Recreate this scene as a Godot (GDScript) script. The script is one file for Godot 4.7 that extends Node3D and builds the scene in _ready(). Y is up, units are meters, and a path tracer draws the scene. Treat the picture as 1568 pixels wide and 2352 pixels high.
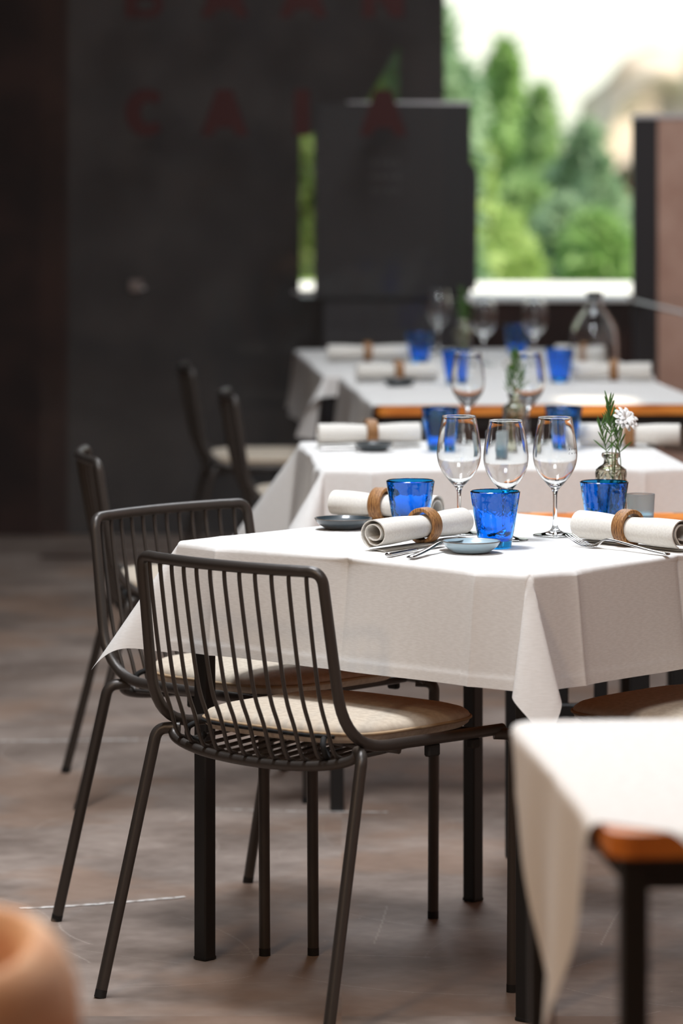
extends Node3D
# Units are metres. The lens stands at (0, 1.46, 0) and looks along -z; "d" below is a distance along -z.

const EYE := 1.46
const FPX := 9150.0      # focal length in pixels of a 1568 x 2352 frame
const CX := 784.0
const HY := 330.0        # row of the horizon

var M := {}
var cache := {}
var taken := {}
var rng := RandomNumberGenerator.new()

# ------------------------------------------------------------------ helpers
func V(x: float, d: float, y := 0.0) -> Vector3:
	return Vector3(x, y, -d)

# the point at height y that shows at that pixel
func at_px(px: float, py: float, y: float) -> Vector3:
	var s := (py - HY) / (EYE - y)
	return Vector3((px - CX) / s, y, -FPX / s)

func numbered(called: String) -> String:
	var n: int = taken.get(called, 0)
	taken[called] = n + 1
	return called if n == 0 else "%s_%03d" % [called, n]

func thing(called: String, label: String, category: String, at := Vector3.ZERO, turn := 0.0, group := "") -> Node3D:
	var o := Node3D.new()
	o.name = numbered(called)
	add_child(o)
	o.position = at
	o.rotation.y = turn
	o.set_meta("label", label)
	o.set_meta("category", category)
	if group:
		o.set_meta("group", group)
	return o

func part(called: String, mesh: Mesh, mat: Material, parent: Node3D, label := "") -> MeshInstance3D:
	var o := MeshInstance3D.new()
	o.name = called
	o.mesh = mesh
	o.material_override = mat
	parent.add_child(o, true)
	if label:
		o.set_meta("label", label)
	return o

func struct(called: String, mesh: Mesh, mat: Material) -> MeshInstance3D:
	var o := MeshInstance3D.new()
	o.name = called
	o.mesh = mesh
	o.material_override = mat
	o.set_meta("kind", "structure")
	add_child(o, true)
	return o

class MB:
	var v := PackedVector3Array()
	var t := PackedInt32Array()
	var uv := PackedVector2Array()
	# adds vertices and triangles; a closed shell is turned so that its faces look outwards
	func put(vs: PackedVector3Array, ts: PackedInt32Array, uvs := PackedVector2Array(), closed := true) -> void:
		var flip := false
		if closed:
			var vol := 0.0
			var c := vs[0]
			for k in range(0, ts.size(), 3):
				vol += (vs[ts[k]] - c).dot((vs[ts[k + 1]] - c).cross(vs[ts[k + 2]] - c))
			flip = vol > 0.0
		var n := v.size()
		v.append_array(vs)
		if uvs.size() == vs.size():
			uv.append_array(uvs)
		else:
			for p in vs:
				uv.append(Vector2(p.x + p.z * 0.37, p.y))
		for k in range(0, ts.size(), 3):
			if flip:
				t.append_array([n + ts[k], n + ts[k + 2], n + ts[k + 1]])
			else:
				t.append_array([n + ts[k], n + ts[k + 1], n + ts[k + 2]])
	func mesh() -> ArrayMesh:
		var nn := PackedVector3Array()
		nn.resize(v.size())
		for k in range(0, t.size(), 3):
			var a := v[t[k]]
			var f := (v[t[k + 2]] - a).cross(v[t[k + 1]] - a)
			nn[t[k]] += f
			nn[t[k + 1]] += f
			nn[t[k + 2]] += f
		for k in nn.size():
			nn[k] = nn[k].normalized() if nn[k].length_squared() > 1e-24 else Vector3.UP
		var a := []
		a.resize(Mesh.ARRAY_MAX)
		a[Mesh.ARRAY_VERTEX] = v
		a[Mesh.ARRAY_NORMAL] = nn
		a[Mesh.ARRAY_TEX_UV] = uv
		a[Mesh.ARRAY_INDEX] = t
		var m := ArrayMesh.new()
		m.add_surface_from_arrays(Mesh.PRIMITIVE_TRIANGLES, a)
		return m
	func tube(path: PackedVector3Array, r: float, seg := 10, r_end := -1.0) -> MB:
		var vs := PackedVector3Array()
		var ts := PackedInt32Array()
		var n := path.size()
		var up := Vector3.UP
		var last := Vector3.ZERO
		for i in n:
			var tan := (path[mini(i + 1, n - 1)] - path[maxi(i - 1, 0)]).normalized()
			if i == 0:
				up = Vector3.UP if absf(tan.y) < 0.9 else Vector3.RIGHT
				up = (up - tan * up.dot(tan)).normalized()
			else:
				up = (up - tan * up.dot(tan)).normalized()
			var side := tan.cross(up)
			var rr := r if r_end < 0.0 else lerpf(r, r_end, float(i) / (n - 1))
			for k in seg:
				var a := TAU * k / seg
				vs.append(path[i] + (up * cos(a) + side * sin(a)) * rr)
		for i in n - 1:
			for k in seg:
				var a := i * seg + k
				var b := i * seg + (k + 1) % seg
				ts.append_array([a, b, a + seg, b, b + seg, a + seg])
		for e in [0, n - 1]:
			var base := vs.size()
			for k in seg:
				vs.append(vs[e * seg + k])
			for k in range(1, seg - 1):
				if e == 0:
					ts.append_array([base, base + k + 1, base + k])
				else:
					ts.append_array([base, base + k, base + k + 1])
		put(vs, ts)
		return self
	# profile of (radius, height); repeat a point for a sharp edge. The first and last point should lie on the axis or meet.
	func lathe(prof: PackedVector2Array, seg := 40, closed := true) -> MB:
		var vs := PackedVector3Array()
		var ts := PackedInt32Array()
		var uvs := PackedVector2Array()
		var n := prof.size()
		for i in n:
			for k in seg:
				var a := TAU * k / seg
				vs.append(Vector3(cos(a) * prof[i].x, prof[i].y, sin(a) * prof[i].x))
				uvs.append(Vector2(float(k) / seg, float(i) / n))
		for i in n - 1:
			if prof[i].is_equal_approx(prof[i + 1]):
				continue
			for k in seg:
				var a := i * seg + k
				var b := i * seg + (k + 1) % seg
				if prof[i].x > 1e-6:
					ts.append_array([a, b, a + seg])
				if prof[i + 1].x > 1e-6:
					ts.append_array([b, b + seg, a + seg])
		put(vs, ts, uvs, closed)
		return self
	func box(c: Vector3, s: Vector3, bev := 0.002, basis := Basis.IDENTITY) -> MB:
		var h := s / 2.0
		bev = minf(bev, minf(h.x, minf(h.y, h.z)) * 0.9)
		var polys := []
		for ax in 3:
			for sg in [-1.0, 1.0]:
				var b: int = (ax + 1) % 3
				var e: int = (ax + 2) % 3
				var q := []
				for w in [[-1, -1], [1, -1], [1, 1], [-1, 1]]:
					var p := Vector3.ZERO
					p[ax] = sg * h[ax]
					p[b] = w[0] * (h[b] - bev)
					p[e] = w[1] * (h[e] - bev)
					q.append(p)
				polys.append(q)
		if bev > 0.0:
			for ax in 3:
				var b: int = (ax + 1) % 3
				var e: int = (ax + 2) % 3
				for w in [[-1, -1], [1, -1], [1, 1], [-1, 1]]:
					var q := []
					for o in [[-1, 0], [1, 0], [1, 1], [-1, 1]]:
						var p := Vector3.ZERO
						p[ax] = o[0] * (h[ax] - bev)
						p[b] = w[0] * (h[b] - (bev if o[1] else 0.0))
						p[e] = w[1] * (h[e] - (0.0 if o[1] else bev))
						q.append(p)
					polys.append(q)
			for sx in [-1, 1]:
				for sy in [-1, 1]:
					for sz in [-1, 1]:
						polys.append([Vector3(sx * h.x, sy * (h.y - bev), sz * (h.z - bev)), Vector3(sx * (h.x - bev), sy * h.y, sz * (h.z - bev)), Vector3(sx * (h.x - bev), sy * (h.y - bev), sz * h.z)])
		for q in polys:
			var vs := PackedVector3Array()
			var mid := Vector3.ZERO
			for p in q:
				vs.append(c + basis * p)
				mid += p
			var f: Vector3 = (q[2] - q[0]).cross(q[1] - q[0])
			var ts := PackedInt32Array([0, 1, 2])
			if q.size() == 4:
				ts.append_array([0, 2, 3])
			if f.dot(mid) < 0.0:
				ts.reverse()
			put(vs, ts, PackedVector2Array(), false)
		return self
	# a flat outline in x and y, drawn out by +-depth / 2 along z
	func prism(poly: PackedVector2Array, depth: float, off := Vector3.ZERO) -> MB:
		var n := poly.size()
		var tri := Geometry2D.triangulate_polygon(poly)
		var vs := PackedVector3Array()
		var ts := PackedInt32Array()
		for z in [-depth / 2, depth / 2]:
			for p in poly:
				vs.append(off + Vector3(p.x, p.y, z))
		for k in range(0, tri.size(), 3):
			ts.append_array([tri[k], tri[k + 1], tri[k + 2], n + tri[k], n + tri[k + 2], n + tri[k + 1]])
		for i in n:
			var j := (i + 1) % n
			var b := vs.size()
			vs.append_array([vs[i], vs[j], vs[n + j], vs[n + i]])
			ts.append_array([b, b + 2, b + 1, b, b + 3, b + 2])
		put(vs, ts)
		return self
	# a grid of rows of points, open sheet
	func sheet(rows: Array, flip := false) -> MB:
		var vs := PackedVector3Array()
		var ts := PackedInt32Array()
		var uvs := PackedVector2Array()
		var m: int = rows[0].size()
		for i in rows.size():
			vs.append_array(rows[i])
			for k in m:
				uvs.append(Vector2(float(k) / m, float(i) / rows.size()))
		for i in rows.size() - 1:
			for k in m - 1:
				var a := i * m + k
				if flip:
					ts.append_array([a, a + m, a + 1, a + 1, a + m, a + m + 1])
				else:
					ts.append_array([a, a + 1, a + m, a + 1, a + m + 1, a + m])
		put(vs, ts, uvs, false)
		return self
	# a bar of flat oval section along a path: half widths and half thicknesses at each point
	func bar(path: PackedVector3Array, hw: Array, ht: Array, up := Vector3.UP, seg := 10) -> MB:
		var vs := PackedVector3Array()
		var ts := PackedInt32Array()
		var n := path.size()
		for i in n:
			var tan := (path[mini(i + 1, n - 1)] - path[maxi(i - 1, 0)]).normalized()
			var u := (up - tan * up.dot(tan)).normalized()
			var side := tan.cross(u)
			for k in seg:
				var a := TAU * k / seg
				vs.append(path[i] + side * cos(a) * hw[i] + u * sin(a) * ht[i])
		for i in n - 1:
			for k in seg:
				var a := i * seg + k
				var b := i * seg + (k + 1) % seg
				ts.append_array([a, b, a + seg, b, b + seg, a + seg])
		for e in [0, n - 1]:
			for k in range(1, seg - 1):
				if e == 0:
					ts.append_array([0, k + 1, k])
				else:
					ts.append_array([e * seg, e * seg + k, e * seg + k + 1])
		put(vs, ts)
		return self

func curve(pts: Array, steps := 6) -> PackedVector3Array:
	var out := PackedVector3Array()
	var n := pts.size()
	for i in n - 1:
		var a: Vector3 = pts[maxi(i - 1, 0)]
		var b: Vector3 = pts[i]
		var c: Vector3 = pts[i + 1]
		var d: Vector3 = pts[mini(i + 2, n - 1)]
		for k in steps:
			out.append(b.cubic_interpolate(c, a, d, float(k) / steps))
	out.append(pts[n - 1])
	return out

func curve2(pts: Array, steps := 5) -> PackedVector2Array:
	var out := PackedVector2Array()
	var n := pts.size()
	for i in n - 1:
		var a: Vector2 = pts[maxi(i - 1, 0)]
		var b: Vector2 = pts[i]
		var c: Vector2 = pts[i + 1]
		var d: Vector2 = pts[mini(i + 2, n - 1)]
		for k in steps:
			var p := b.cubic_interpolate(c, a, d, float(k) / steps)
			out.append(Vector2(maxf(p.x, 0.0), p.y))
	out.append(pts[n - 1])
	return out

# straight runs with rounded bends of the given radii
func bends(pts: Array, r: float, steps := 7) -> PackedVector3Array:
	var out := PackedVector3Array([pts[0]])
	for i in range(1, pts.size() - 1):
		var p: Vector3 = pts[i]
		var a: Vector3 = pts[i - 1] - p
		var b: Vector3 = pts[i + 1] - p
		var l := minf(r, minf(a.length(), b.length()) * 0.48)
		var s := p + a.normalized() * l
		var e := p + b.normalized() * l
		for k in steps + 1:
			var t := float(k) / steps
			out.append(s.lerp(p, t).lerp(p.lerp(e, t), t))
	out.append(pts[-1])
	return out

func mat(c: Color, rough := 0.6, metal := 0.0) -> StandardMaterial3D:
	var m := StandardMaterial3D.new()
	m.albedo_color = c
	m.roughness = rough
	m.metallic = metal
	return m

func noise_tex(sz: int, freq: float, cols: Array, offs: Array, sd := 1, oct := 4) -> NoiseTexture2D:
	var n := FastNoiseLite.new()
	n.noise_type = FastNoiseLite.TYPE_SIMPLEX_SMOOTH
	n.seed = sd
	n.frequency = freq
	n.fractal_octaves = oct
	var t := NoiseTexture2D.new()
	t.width = sz
	t.height = sz
	t.seamless = true
	t.noise = n
	if cols.size():
		var g := Gradient.new()
		g.offsets = PackedFloat32Array(offs)
		g.colors = PackedColorArray(cols)
		t.color_ramp = g
	return t

func tri(m: StandardMaterial3D, scale: Vector3, world := false) -> StandardMaterial3D:
	m.uv1_triplanar = true
	m.uv1_world_triplanar = world
	m.uv1_scale = scale
	return m

func glass(c: Color, rough := 0.0) -> StandardMaterial3D:
	var m := mat(c, rough)
	m.transparency = BaseMaterial3D.TRANSPARENCY_ALPHA
	m.albedo_color.a = 0.0
	m.refraction_enabled = true
	m.refraction_scale = 0.05
	return m

# ------------------------------------------------------------------ materials
func floor_image() -> ImageTexture:
	var n := 1024
	var im := Image.create(n, n, false, Image.FORMAT_RGB8)
	var a := FastNoiseLite.new()
	a.seed = 11
	a.frequency = 0.006
	a.fractal_octaves = 5
	var b := FastNoiseLite.new()
	b.seed = 5
	b.frequency = 0.05
	b.fractal_octaves = 3
	var lo := Color(0.455, 0.40, 0.365)
	var hi := Color(0.665, 0.605, 0.565)
	var warm := Color(0.58, 0.46, 0.38)
	for y in n:
		for x in n:
			var k := clampf(0.5 + 0.75 * a.get_noise_2d(x, y) + 0.22 * b.get_noise_2d(x, y), 0.0, 1.0)
			var w := clampf(a.get_noise_2d(x * 0.7 + 900.0, y * 0.7) * 1.6, 0.0, 0.5)
			im.set_pixel(x, y, lo.lerp(hi, k).lerp(warm, w))
	var r := RandomNumberGenerator.new()
	r.seed = 77
	for i in 170:
		var p := Vector2(r.randf() * n, r.randf() * n)
		var ang := r.randf() * TAU
		var ln := r.randi_range(20, 150)
		var bend := r.randf_range(-0.012, 0.012)
		var s := r.randf_range(0.12, 0.5)
		for k in ln:
			p += Vector2(cos(ang), sin(ang))
			ang += bend
			var q := Vector2i(posmod(int(p.x), n), posmod(int(p.y), n))
			im.set_pixelv(q, im.get_pixelv(q).lerp(Color(0.86, 0.82, 0.78), s * (0.5 + 0.5 * r.randf())))
	for i in 90:
		var q := Vector2i(r.randi() % n, r.randi() % n)
		im.set_pixelv(q, Color(0.75, 0.7, 0.66))
	return ImageTexture.create_from_image(im)

func make_materials() -> void:
	M.floor = tri(mat(Color.WHITE, 0.5), Vector3(0.3, 0.3, 0.3), true)
	M.floor.albedo_texture = floor_image()
	M.floor.metallic_specular = 0.35
	M.wall = tri(mat(Color.WHITE, 0.75), Vector3(0.6, 0.6, 0.6), true)
	M.wall.albedo_texture = noise_tex(512, 0.008, [Color(0.20, 0.193, 0.193), Color(0.255, 0.245, 0.24)], [0.2, 0.8], 3)
	M.wall_brown = tri(mat(Color.WHITE, 0.8), Vector3(0.6, 0.6, 0.6), true)
	M.wall_brown.albedo_texture = noise_tex(512, 0.008, [Color(0.135, 0.088, 0.078), Color(0.205, 0.135, 0.115)], [0.2, 0.8], 4)
	M.ceiling = mat(Color(0.32, 0.30, 0.28), 0.9)
	M.clay_wall = tri(mat(Color.WHITE, 0.7), Vector3(1.5, 1.5, 1.5), true)
	M.clay_wall.albedo_texture = noise_tex(256, 0.01, [Color(0.74, 0.59, 0.52), Color(0.81, 0.67, 0.60)], [0.2, 0.8], 9)
	M.panel = mat(Color(0.14, 0.135, 0.137), 0.65)
	M.panel_side = mat(Color(0.13, 0.125, 0.14), 0.5)
	M.pale_edge = mat(Color(0.86, 0.86, 0.87), 0.35)
	M.sill = mat(Color(0.93, 0.93, 0.92), 0.6)
	M.letter = mat(Color(0.20, 0.04, 0.025), 0.8)
	M.faint = mat(Color(0.30, 0.295, 0.295), 0.6)
	var p := mat(Color(0.05, 0.05, 0.05, 0.42), 0.03)
	p.transparency = BaseMaterial3D.TRANSPARENCY_ALPHA
	M.smoked = p
	p = mat(Color(1, 1, 1, 0.0), 0.0)
	p.transparency = BaseMaterial3D.TRANSPARENCY_ALPHA
	p.metallic_specular = 0.2
	M.pane = p
	M.steel_black = mat(Color(0.055, 0.052, 0.05), 0.5, 0.0)
	M.chair = tri(mat(Color(0.255, 0.235, 0.22), 0.38, 0.4), Vector3(30, 30, 30))
	M.chair.heightmap_enabled = true
	M.chair.heightmap_texture = noise_tex(256, 0.08, [], [], 21)
	M.chair.heightmap_scale = 0.02
	M.rubber = mat(Color(0.045, 0.043, 0.042), 0.7)
	M.strap = mat(Color(0.04, 0.04, 0.04), 0.8)
	M.cushion = tri(mat(Color.WHITE, 0.9), Vector3(9, 9, 9))
	M.cushion.albedo_texture = noise_tex(256, 0.03, [Color(0.735, 0.68, 0.61), Color(0.79, 0.74, 0.67)], [0.3, 0.7], 6)
	M.cushion.heightmap_enabled = true
	M.cushion.heightmap_texture = noise_tex(256, 0.2, [], [], 8, 2)
	M.cushion.heightmap_scale = 0.01
	M.piping = mat(Color(0.66, 0.56, 0.44), 0.9)
	M.cloth = tri(mat(Color.WHITE, 0.85), Vector3(2.2, 14, 2.2))
	M.cloth.albedo_texture = noise_tex(512, 0.05, [Color(0.855, 0.845, 0.83), Color(0.89, 0.882, 0.87)], [0.3, 0.7], 2, 3)
	M.cloth.heightmap_enabled = true
	M.cloth.heightmap_texture = noise_tex(512, 0.12, [], [], 12, 3)
	M.cloth.heightmap_scale = 0.004
	M.napkin = tri(mat(Color.WHITE, 0.9), Vector3(14, 14, 14))
	M.napkin.albedo_texture = noise_tex(256, 0.05, [Color(0.83, 0.815, 0.785), Color(0.87, 0.858, 0.83)], [0.3, 0.7], 14, 3)
	M.wood_ring = tri(mat(Color.WHITE, 0.55), Vector3(9, 60, 60))
	M.wood_ring.albedo_texture = noise_tex(256, 0.02, [Color(0.36, 0.22, 0.11), Color(0.58, 0.40, 0.22), Color(0.68, 0.50, 0.30)], [0.25, 0.5, 0.75], 15)
	M.wood_top = tri(mat(Color.WHITE, 0.4), Vector3(1.2, 8, 8))
	M.wood_top.albedo_texture = noise_tex(256, 0.02, [Color(0.78, 0.44, 0.15), Color(0.90, 0.57, 0.24)], [0.25, 0.75], 16)
	M.steel = mat(Color(0.70, 0.69, 0.68), 0.16, 1.0)
	M.clear = glass(Color(0.985, 0.99, 0.99))
	M.olive_glass = glass(Color(0.94, 0.94, 0.89))
	M.blue = tri(glass(Color(0.09, 0.66, 1.0)), Vector3(6, 6, 6))
	M.blue.heightmap_enabled = true
	M.blue.heightmap_texture = noise_tex(256, 0.03, [], [], 31, 3)
	M.blue.heightmap_scale = 0.05
	M.bubble = glass(Color(0.55, 0.75, 1.0))
	M.frosted = glass(Color(0.90, 0.93, 0.94), 0.35)
	M.wax = mat(Color(0.56, 0.74, 0.82), 0.5)
	M.wax.subsurf_scatter_enabled = true
	M.wax.subsurf_scatter_strength = 0.3
	M.wick = mat(Color(0.1, 0.08, 0.07), 0.9)
	M.plate_dark = mat(Color(0.11, 0.17, 0.20), 0.14)
	M.plate_dark.clearcoat_enabled = true
	M.plate_light = mat(Color(0.58, 0.675, 0.725), 0.2)
	M.plate_light.clearcoat_enabled = true
	M.plate_rim = mat(Color(0.33, 0.29, 0.25), 0.4)
	M.rosemary = mat(Color(0.30, 0.44, 0.21), 0.6)
	M.rosemary.backlight_enabled = true
	M.rosemary.backlight = Color(0.25, 0.4, 0.15)
	M.stem = mat(Color(0.36, 0.46, 0.22), 0.6)
	M.petal = mat(Color(0.93, 0.93, 0.92), 0.7)
	M.petal.backlight_enabled = true
	M.petal.backlight = Color(0.5, 0.5, 0.5)
	M.pollen = mat(Color(0.80, 0.66, 0.14), 0.8)
	M.clay = tri(mat(Color.WHITE, 0.75), Vector3(4, 4, 4))
	M.clay.albedo_texture = noise_tex(256, 0.02, [Color(0.90, 0.71, 0.57), Color(0.95, 0.80, 0.67)], [0.25, 0.75], 17)
	M.tape = tri(mat(Color.WHITE, 0.7), Vector3(5, 5, 5), true)
	M.tape.albedo_texture = noise_tex(256, 0.03, [Color(0.66, 0.61, 0.57), Color(0.90, 0.88, 0.86)], [0.3, 0.5], 18)
	M.panel_light = mat(Color(0.9, 0.9, 0.9), 0.5)
	M.panel_light.emission_enabled = true
	M.panel_light.emission = Color(0.975, 0.985, 1.0)
	M.panel_light.emission_energy_multiplier = 1.2
	M.bulb = mat(Color(1, 0.8, 0.5), 0.4)
	M.bulb.emission_enabled = true
	M.bulb.emission = Color(1.0, 0.80, 0.55)
	M.bulb.emission_energy_multiplier = 2.0
	M.grass = tri(mat(Color.WHITE, 0.9), Vector3(0.2, 0.2, 0.2), true)
	M.grass.albedo_texture = noise_tex(256, 0.03, [Color(0.30, 0.45, 0.20), Color(0.45, 0.58, 0.32)], [0.3, 0.7], 19)
	M.rock = tri(mat(Color.WHITE, 0.9), Vector3(0.12, 0.12, 0.12), true)
	M.rock.albedo_texture = noise_tex(256, 0.02, [Color(0.68, 0.61, 0.57), Color(0.90, 0.83, 0.78)], [0.25, 0.6], 20)
	M.bark = mat(Color(0.32, 0.25, 0.2), 0.9)
	for k in 4:
		var c: Color = [Color(0.50, 0.62, 0.38), Color(0.56, 0.66, 0.46), Color(0.52, 0.61, 0.50), Color(0.62, 0.70, 0.45)][k]
		var f := mat(c, 0.7)
		f.backlight_enabled = true
		f.backlight = c
		M["leaf%d" % k] = f
	M.red_clay = mat(Color(0.55, 0.30, 0.27), 0.8)
	M.blue_paint = mat(Color(0.45, 0.52, 0.62), 0.7)

# ------------------------------------------------------------------ camera, sky, light
func make_camera_and_light() -> void:
	var near := 0.05
	var cam := Camera3D.new()
	cam.name = "camera"
	var a := CameraAttributesPhysical.new()
	a.frustum_focal_length = 140.0
	a.frustum_focus_distance = 6.95
	a.frustum_near = near
	a.frustum_far = 400.0
	a.exposure_aperture = 3.6
	cam.attributes = a
	add_child(cam)
	cam.set_frustum(near * 2352.0 / FPX, Vector2(0, -near * (1176.0 - HY) / FPX), near, 400.0)
	cam.position = Vector3(0, EYE, 0)
	cam.current = true

	var env := Environment.new()
	env.background_mode = Environment.BG_SKY
	var sky := ProceduralSkyMaterial.new()
	sky.sky_top_color = Color(0.80, 0.87, 0.92)
	sky.sky_horizon_color = Color(0.97, 0.98, 0.90)
	sky.sky_curve = 0.2
	sky.ground_horizon_color = Color(0.6, 0.62, 0.5)
	sky.ground_bottom_color = Color(0.4, 0.42, 0.34)
	sky.sky_energy_multiplier = 1.15
	sky.sun_angle_max = 0.0
	env.sky = Sky.new()
	env.sky.sky_material = sky
	env.tonemap_mode = Environment.TONE_MAPPER_LINEAR
	env.tonemap_exposure = 1.0
	env.sdfgi_enabled = true
	env.ssao_enabled = true
	env.ssil_enabled = true
	var we := WorldEnvironment.new()
	we.name = "world_environment"
	we.environment = env
	add_child(we)

	# the sun stands beyond the window, well to the side, so that it lights the ledge and the garden
	var sun := DirectionalLight3D.new()
	sun.name = "sun"
	sun.light_color = Color(1.0, 0.95, 0.86)
	sun.light_energy = 2.6
	sun.light_angular_distance = 1.0
	sun.shadow_enabled = true
	add_child(sun)
	sun.look_at_from_position(Vector3(8, 6.5, 1.0), Vector3.ZERO, Vector3.UP)

	# warm lamps, like those mirrored in wine glasses, added out of view as fill
	pendant("added warm globe lamp on a black cord beside the terracotta vase", -1.15, 3.9, 2.80, 1.7)
	pendant("added warm globe lamp on a black cord near the brown side wall", -1.7, 2.6, 2.82, 1.7)
	# daylight-white ceiling panels added out of view to light the row of tables: [x, d, width, length, energy]
	for p in [[-0.25, 6.95, 0.6, 0.8, 8.8], [0.2, 9.5, 0.9, 1.2, 5.5], [0.5, 12.2, 0.9, 1.4, 3.3], [0.3, 4.6, 0.9, 1.2, 4.1]]:
		added_ceiling_panel(p[0], p[1], p[2], p[3], p[4])

func pendant(label: String, x: float, d: float, y: float, energy: float) -> void:
	var t := thing("fill_pendant_lamp", label, "lamp", V(x, d, y), 0.0, "added warm pendant lamps")
	part("cord", MB.new().tube(PackedVector3Array([Vector3(0, 0.12, 0), Vector3(0, 3.2 - y, 0)]), 0.004, 6).mesh(), M.steel_black, t)
	part("socket", MB.new().tube(PackedVector3Array([Vector3(0, 0.10, 0), Vector3(0, 0.16, 0)]), 0.02, 12).mesh(), M.steel_black, t)
	part("glass_globe", MB.new().lathe(curve2([Vector2(0, -0.20), Vector2(0.08, -0.185), Vector2(0.15, -0.13), Vector2(0.175, -0.05), Vector2(0.15, 0.03), Vector2(0.09, 0.085), Vector2(0.03, 0.105), Vector2(0, 0.108)], 5), 32).mesh(), M.bulb, t)
	var o := OmniLight3D.new()
	o.name = "lamp_light"
	o.light_color = Color(1.0, 0.87, 0.73)
	o.light_energy = energy
	o.light_size = 0.16
	o.omni_range = 30.0
	o.omni_attenuation = 2.0
	o.shadow_enabled = true
	t.add_child(o)
	o.position.y = -0.05

func added_ceiling_panel(x: float, d: float, w: float, l: float, energy: float) -> void:
	var t := thing("added_light_panel", ["wide white added ceiling light panel above the table with three wine glasses", "white added ceiling light panel above the second covered table", "white added ceiling light panel above the two far joined tables", "white added ceiling light panel above the table with the bare wooden corner"][taken.get("added_light_panel", 0)], "ceiling light", V(x, d, 3.14), 0.0, "added ceiling light panels")
	part("frame", MB.new().box(Vector3(0, 0.03, 0), Vector3(w + 0.06, 0.06, l + 0.06), 0.004).mesh(), M.steel_black, t)
	part("diffuser", MB.new().box(Vector3(0, -0.003, 0), Vector3(w, 0.01, l), 0.002).mesh(), M.panel_light, t)
	var a := AreaLight3D.new()
	a.name = "area_light"
	a.area_size = Vector2(w, l)
	a.light_energy = energy
	a.light_color = Color(0.955, 0.975, 1.0)
	a.area_range = 30.0
	a.shadow_enabled = true
	t.add_child(a)
	a.position = Vector3(0, -0.012, 0)
	a.rotation.x = -PI / 2

# ------------------------------------------------------------------ the setting
func slab(called: String, x0: float, x1: float, y0: float, y1: float, d0: float, d1: float, m: Material) -> MeshInstance3D:
	return struct(called, MB.new().box(Vector3((x0 + x1) / 2, (y0 + y1) / 2, -(d0 + d1) / 2), Vector3(x1 - x0, y1 - y0, d1 - d0), 0.0).mesh(), m)

func make_room() -> void:
	slab("floor", -2.6, 2.9, -0.1, 0.0, -1.6, 15.0, M.floor)
	slab("ceiling", -2.6, 2.9, 3.2, 3.35, -1.6, 15.0, M.ceiling)
	slab("wall_left", -2.6, -2.5, 0.0, 3.2, -1.5, 15.0, M.wall_brown)
	# a small high window, added out of view in the side wall, lets a patch of sun fall on the third table
	slab("wall_right", 2.8, 2.9, 0.0, 2.37, -1.5, 15.0, M.clay_wall)
	slab("wall_right", 2.8, 2.9, 2.61, 3.2, -1.5, 15.0, M.clay_wall)
	slab("wall_right", 2.8, 2.9, 2.37, 2.61, -1.5, 10.47, M.clay_wall)
	slab("wall_right", 2.8, 2.9, 2.37, 2.61, 10.93, 15.0, M.clay_wall)
	slab("added_window_4", 2.845, 2.849, 2.37, 2.61, 10.47, 10.93, M.pane)
	slab("wall_front", -2.6, 2.9, 0.0, 3.2, -1.6, -1.5, M.clay_wall)
	# back wall at d 14.85, pierced by a slot, a three-cornered light and the wide window
	var b0 := 14.85
	var b1 := 15.0
	slab("wall_back", -2.5, -1.02, 0.0, 3.2, b0, b1, M.wall_brown)
	slab("wall_back", -1.02, -0.157, 0.0, 3.2, b0, b1, M.wall)
	slab("wall_back", -0.157, -0.100, 1.50, 3.2, b0, b1, M.wall)
	slab("wall_back", -0.157, -0.100, 0.0, 0.885, b0, b1, M.wall)
	slab("wall_back", -0.100, 0.083, 0.0, 3.2, b0, b1, M.wall)
	slab("wall_back", 0.083, 0.2175, 0.0, 1.600, b0, b1, M.wall)
	slab("wall_back", 0.083, 0.2175, 1.83, 3.2, b0, b1, M.wall)
	struct("wall_back", MB.new().prism(PackedVector2Array([Vector2(0.083, 1.60), Vector2(0.2175, 1.83), Vector2(0.083, 1.83)]), 0.15, V(0, 14.925)).mesh(), M.wall)
	slab("wall_back", 0.2175, 0.383, 0.0, 3.2, b0, b1, M.wall)
	slab("wall_back", 0.383, 2.8, 0.0, 0.882, b0, b1, M.wall_brown)
	slab("wall_back", 0.383, 2.8, 2.9, 3.2, b0, b1, M.wall)
	slab("wall_back", 2.3, 2.8, 0.882, 2.9, b0, b1, M.wall)
	# smoked panes
	slab("window_2", -0.157, -0.100, 0.958, 1.50, 14.90, 14.906, M.smoked)
	struct("window_3", MB.new().prism(PackedVector2Array([Vector2(0.083, 1.60), Vector2(0.2175, 1.60), Vector2(0.2175, 1.83)]), 0.006, V(0, 14.905)).mesh(), M.smoked)
	slab("window_1", 0.383, 2.3, 0.90, 2.9, 14.97, 14.972, M.pane)
	# the white ledge outside
	slab("trim_1", -0.6, 2.8, 0.80, 0.885, 15.0, 16.6, M.sill)
	slab("trim_2", 0.383, 2.3, 0.872, 0.886, 14.83, 15.0, M.sill)
	# garden ground
	slab("ground", -40, 60, -2.2, -2.0, 15.1, 120, M.grass)

func floor_line(a: Vector3, b: Vector3, w: float, label: String) -> void:
	var t := thing("floor_marking", label, "floor line", a, 0.0, "white lines on the floor")
	var dir := (b - a)
	var side := dir.normalized().cross(Vector3.UP) * w
	var r0 := PackedVector3Array()
	var r1 := PackedVector3Array()
	for k in 25:
		var f := k / 24.0
		var p := dir * f + Vector3(0, 0.0012, 0.012 * sin(f * 3.0))
		r0.append(p - side * (0.5 + 0.12 * sin(k * 2.1)))
		r1.append(p + side * (0.5 + 0.12 * cos(k * 1.7)))
	part("paint", MB.new().sheet([r0, r1]).mesh(), M.tape, t)

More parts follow.
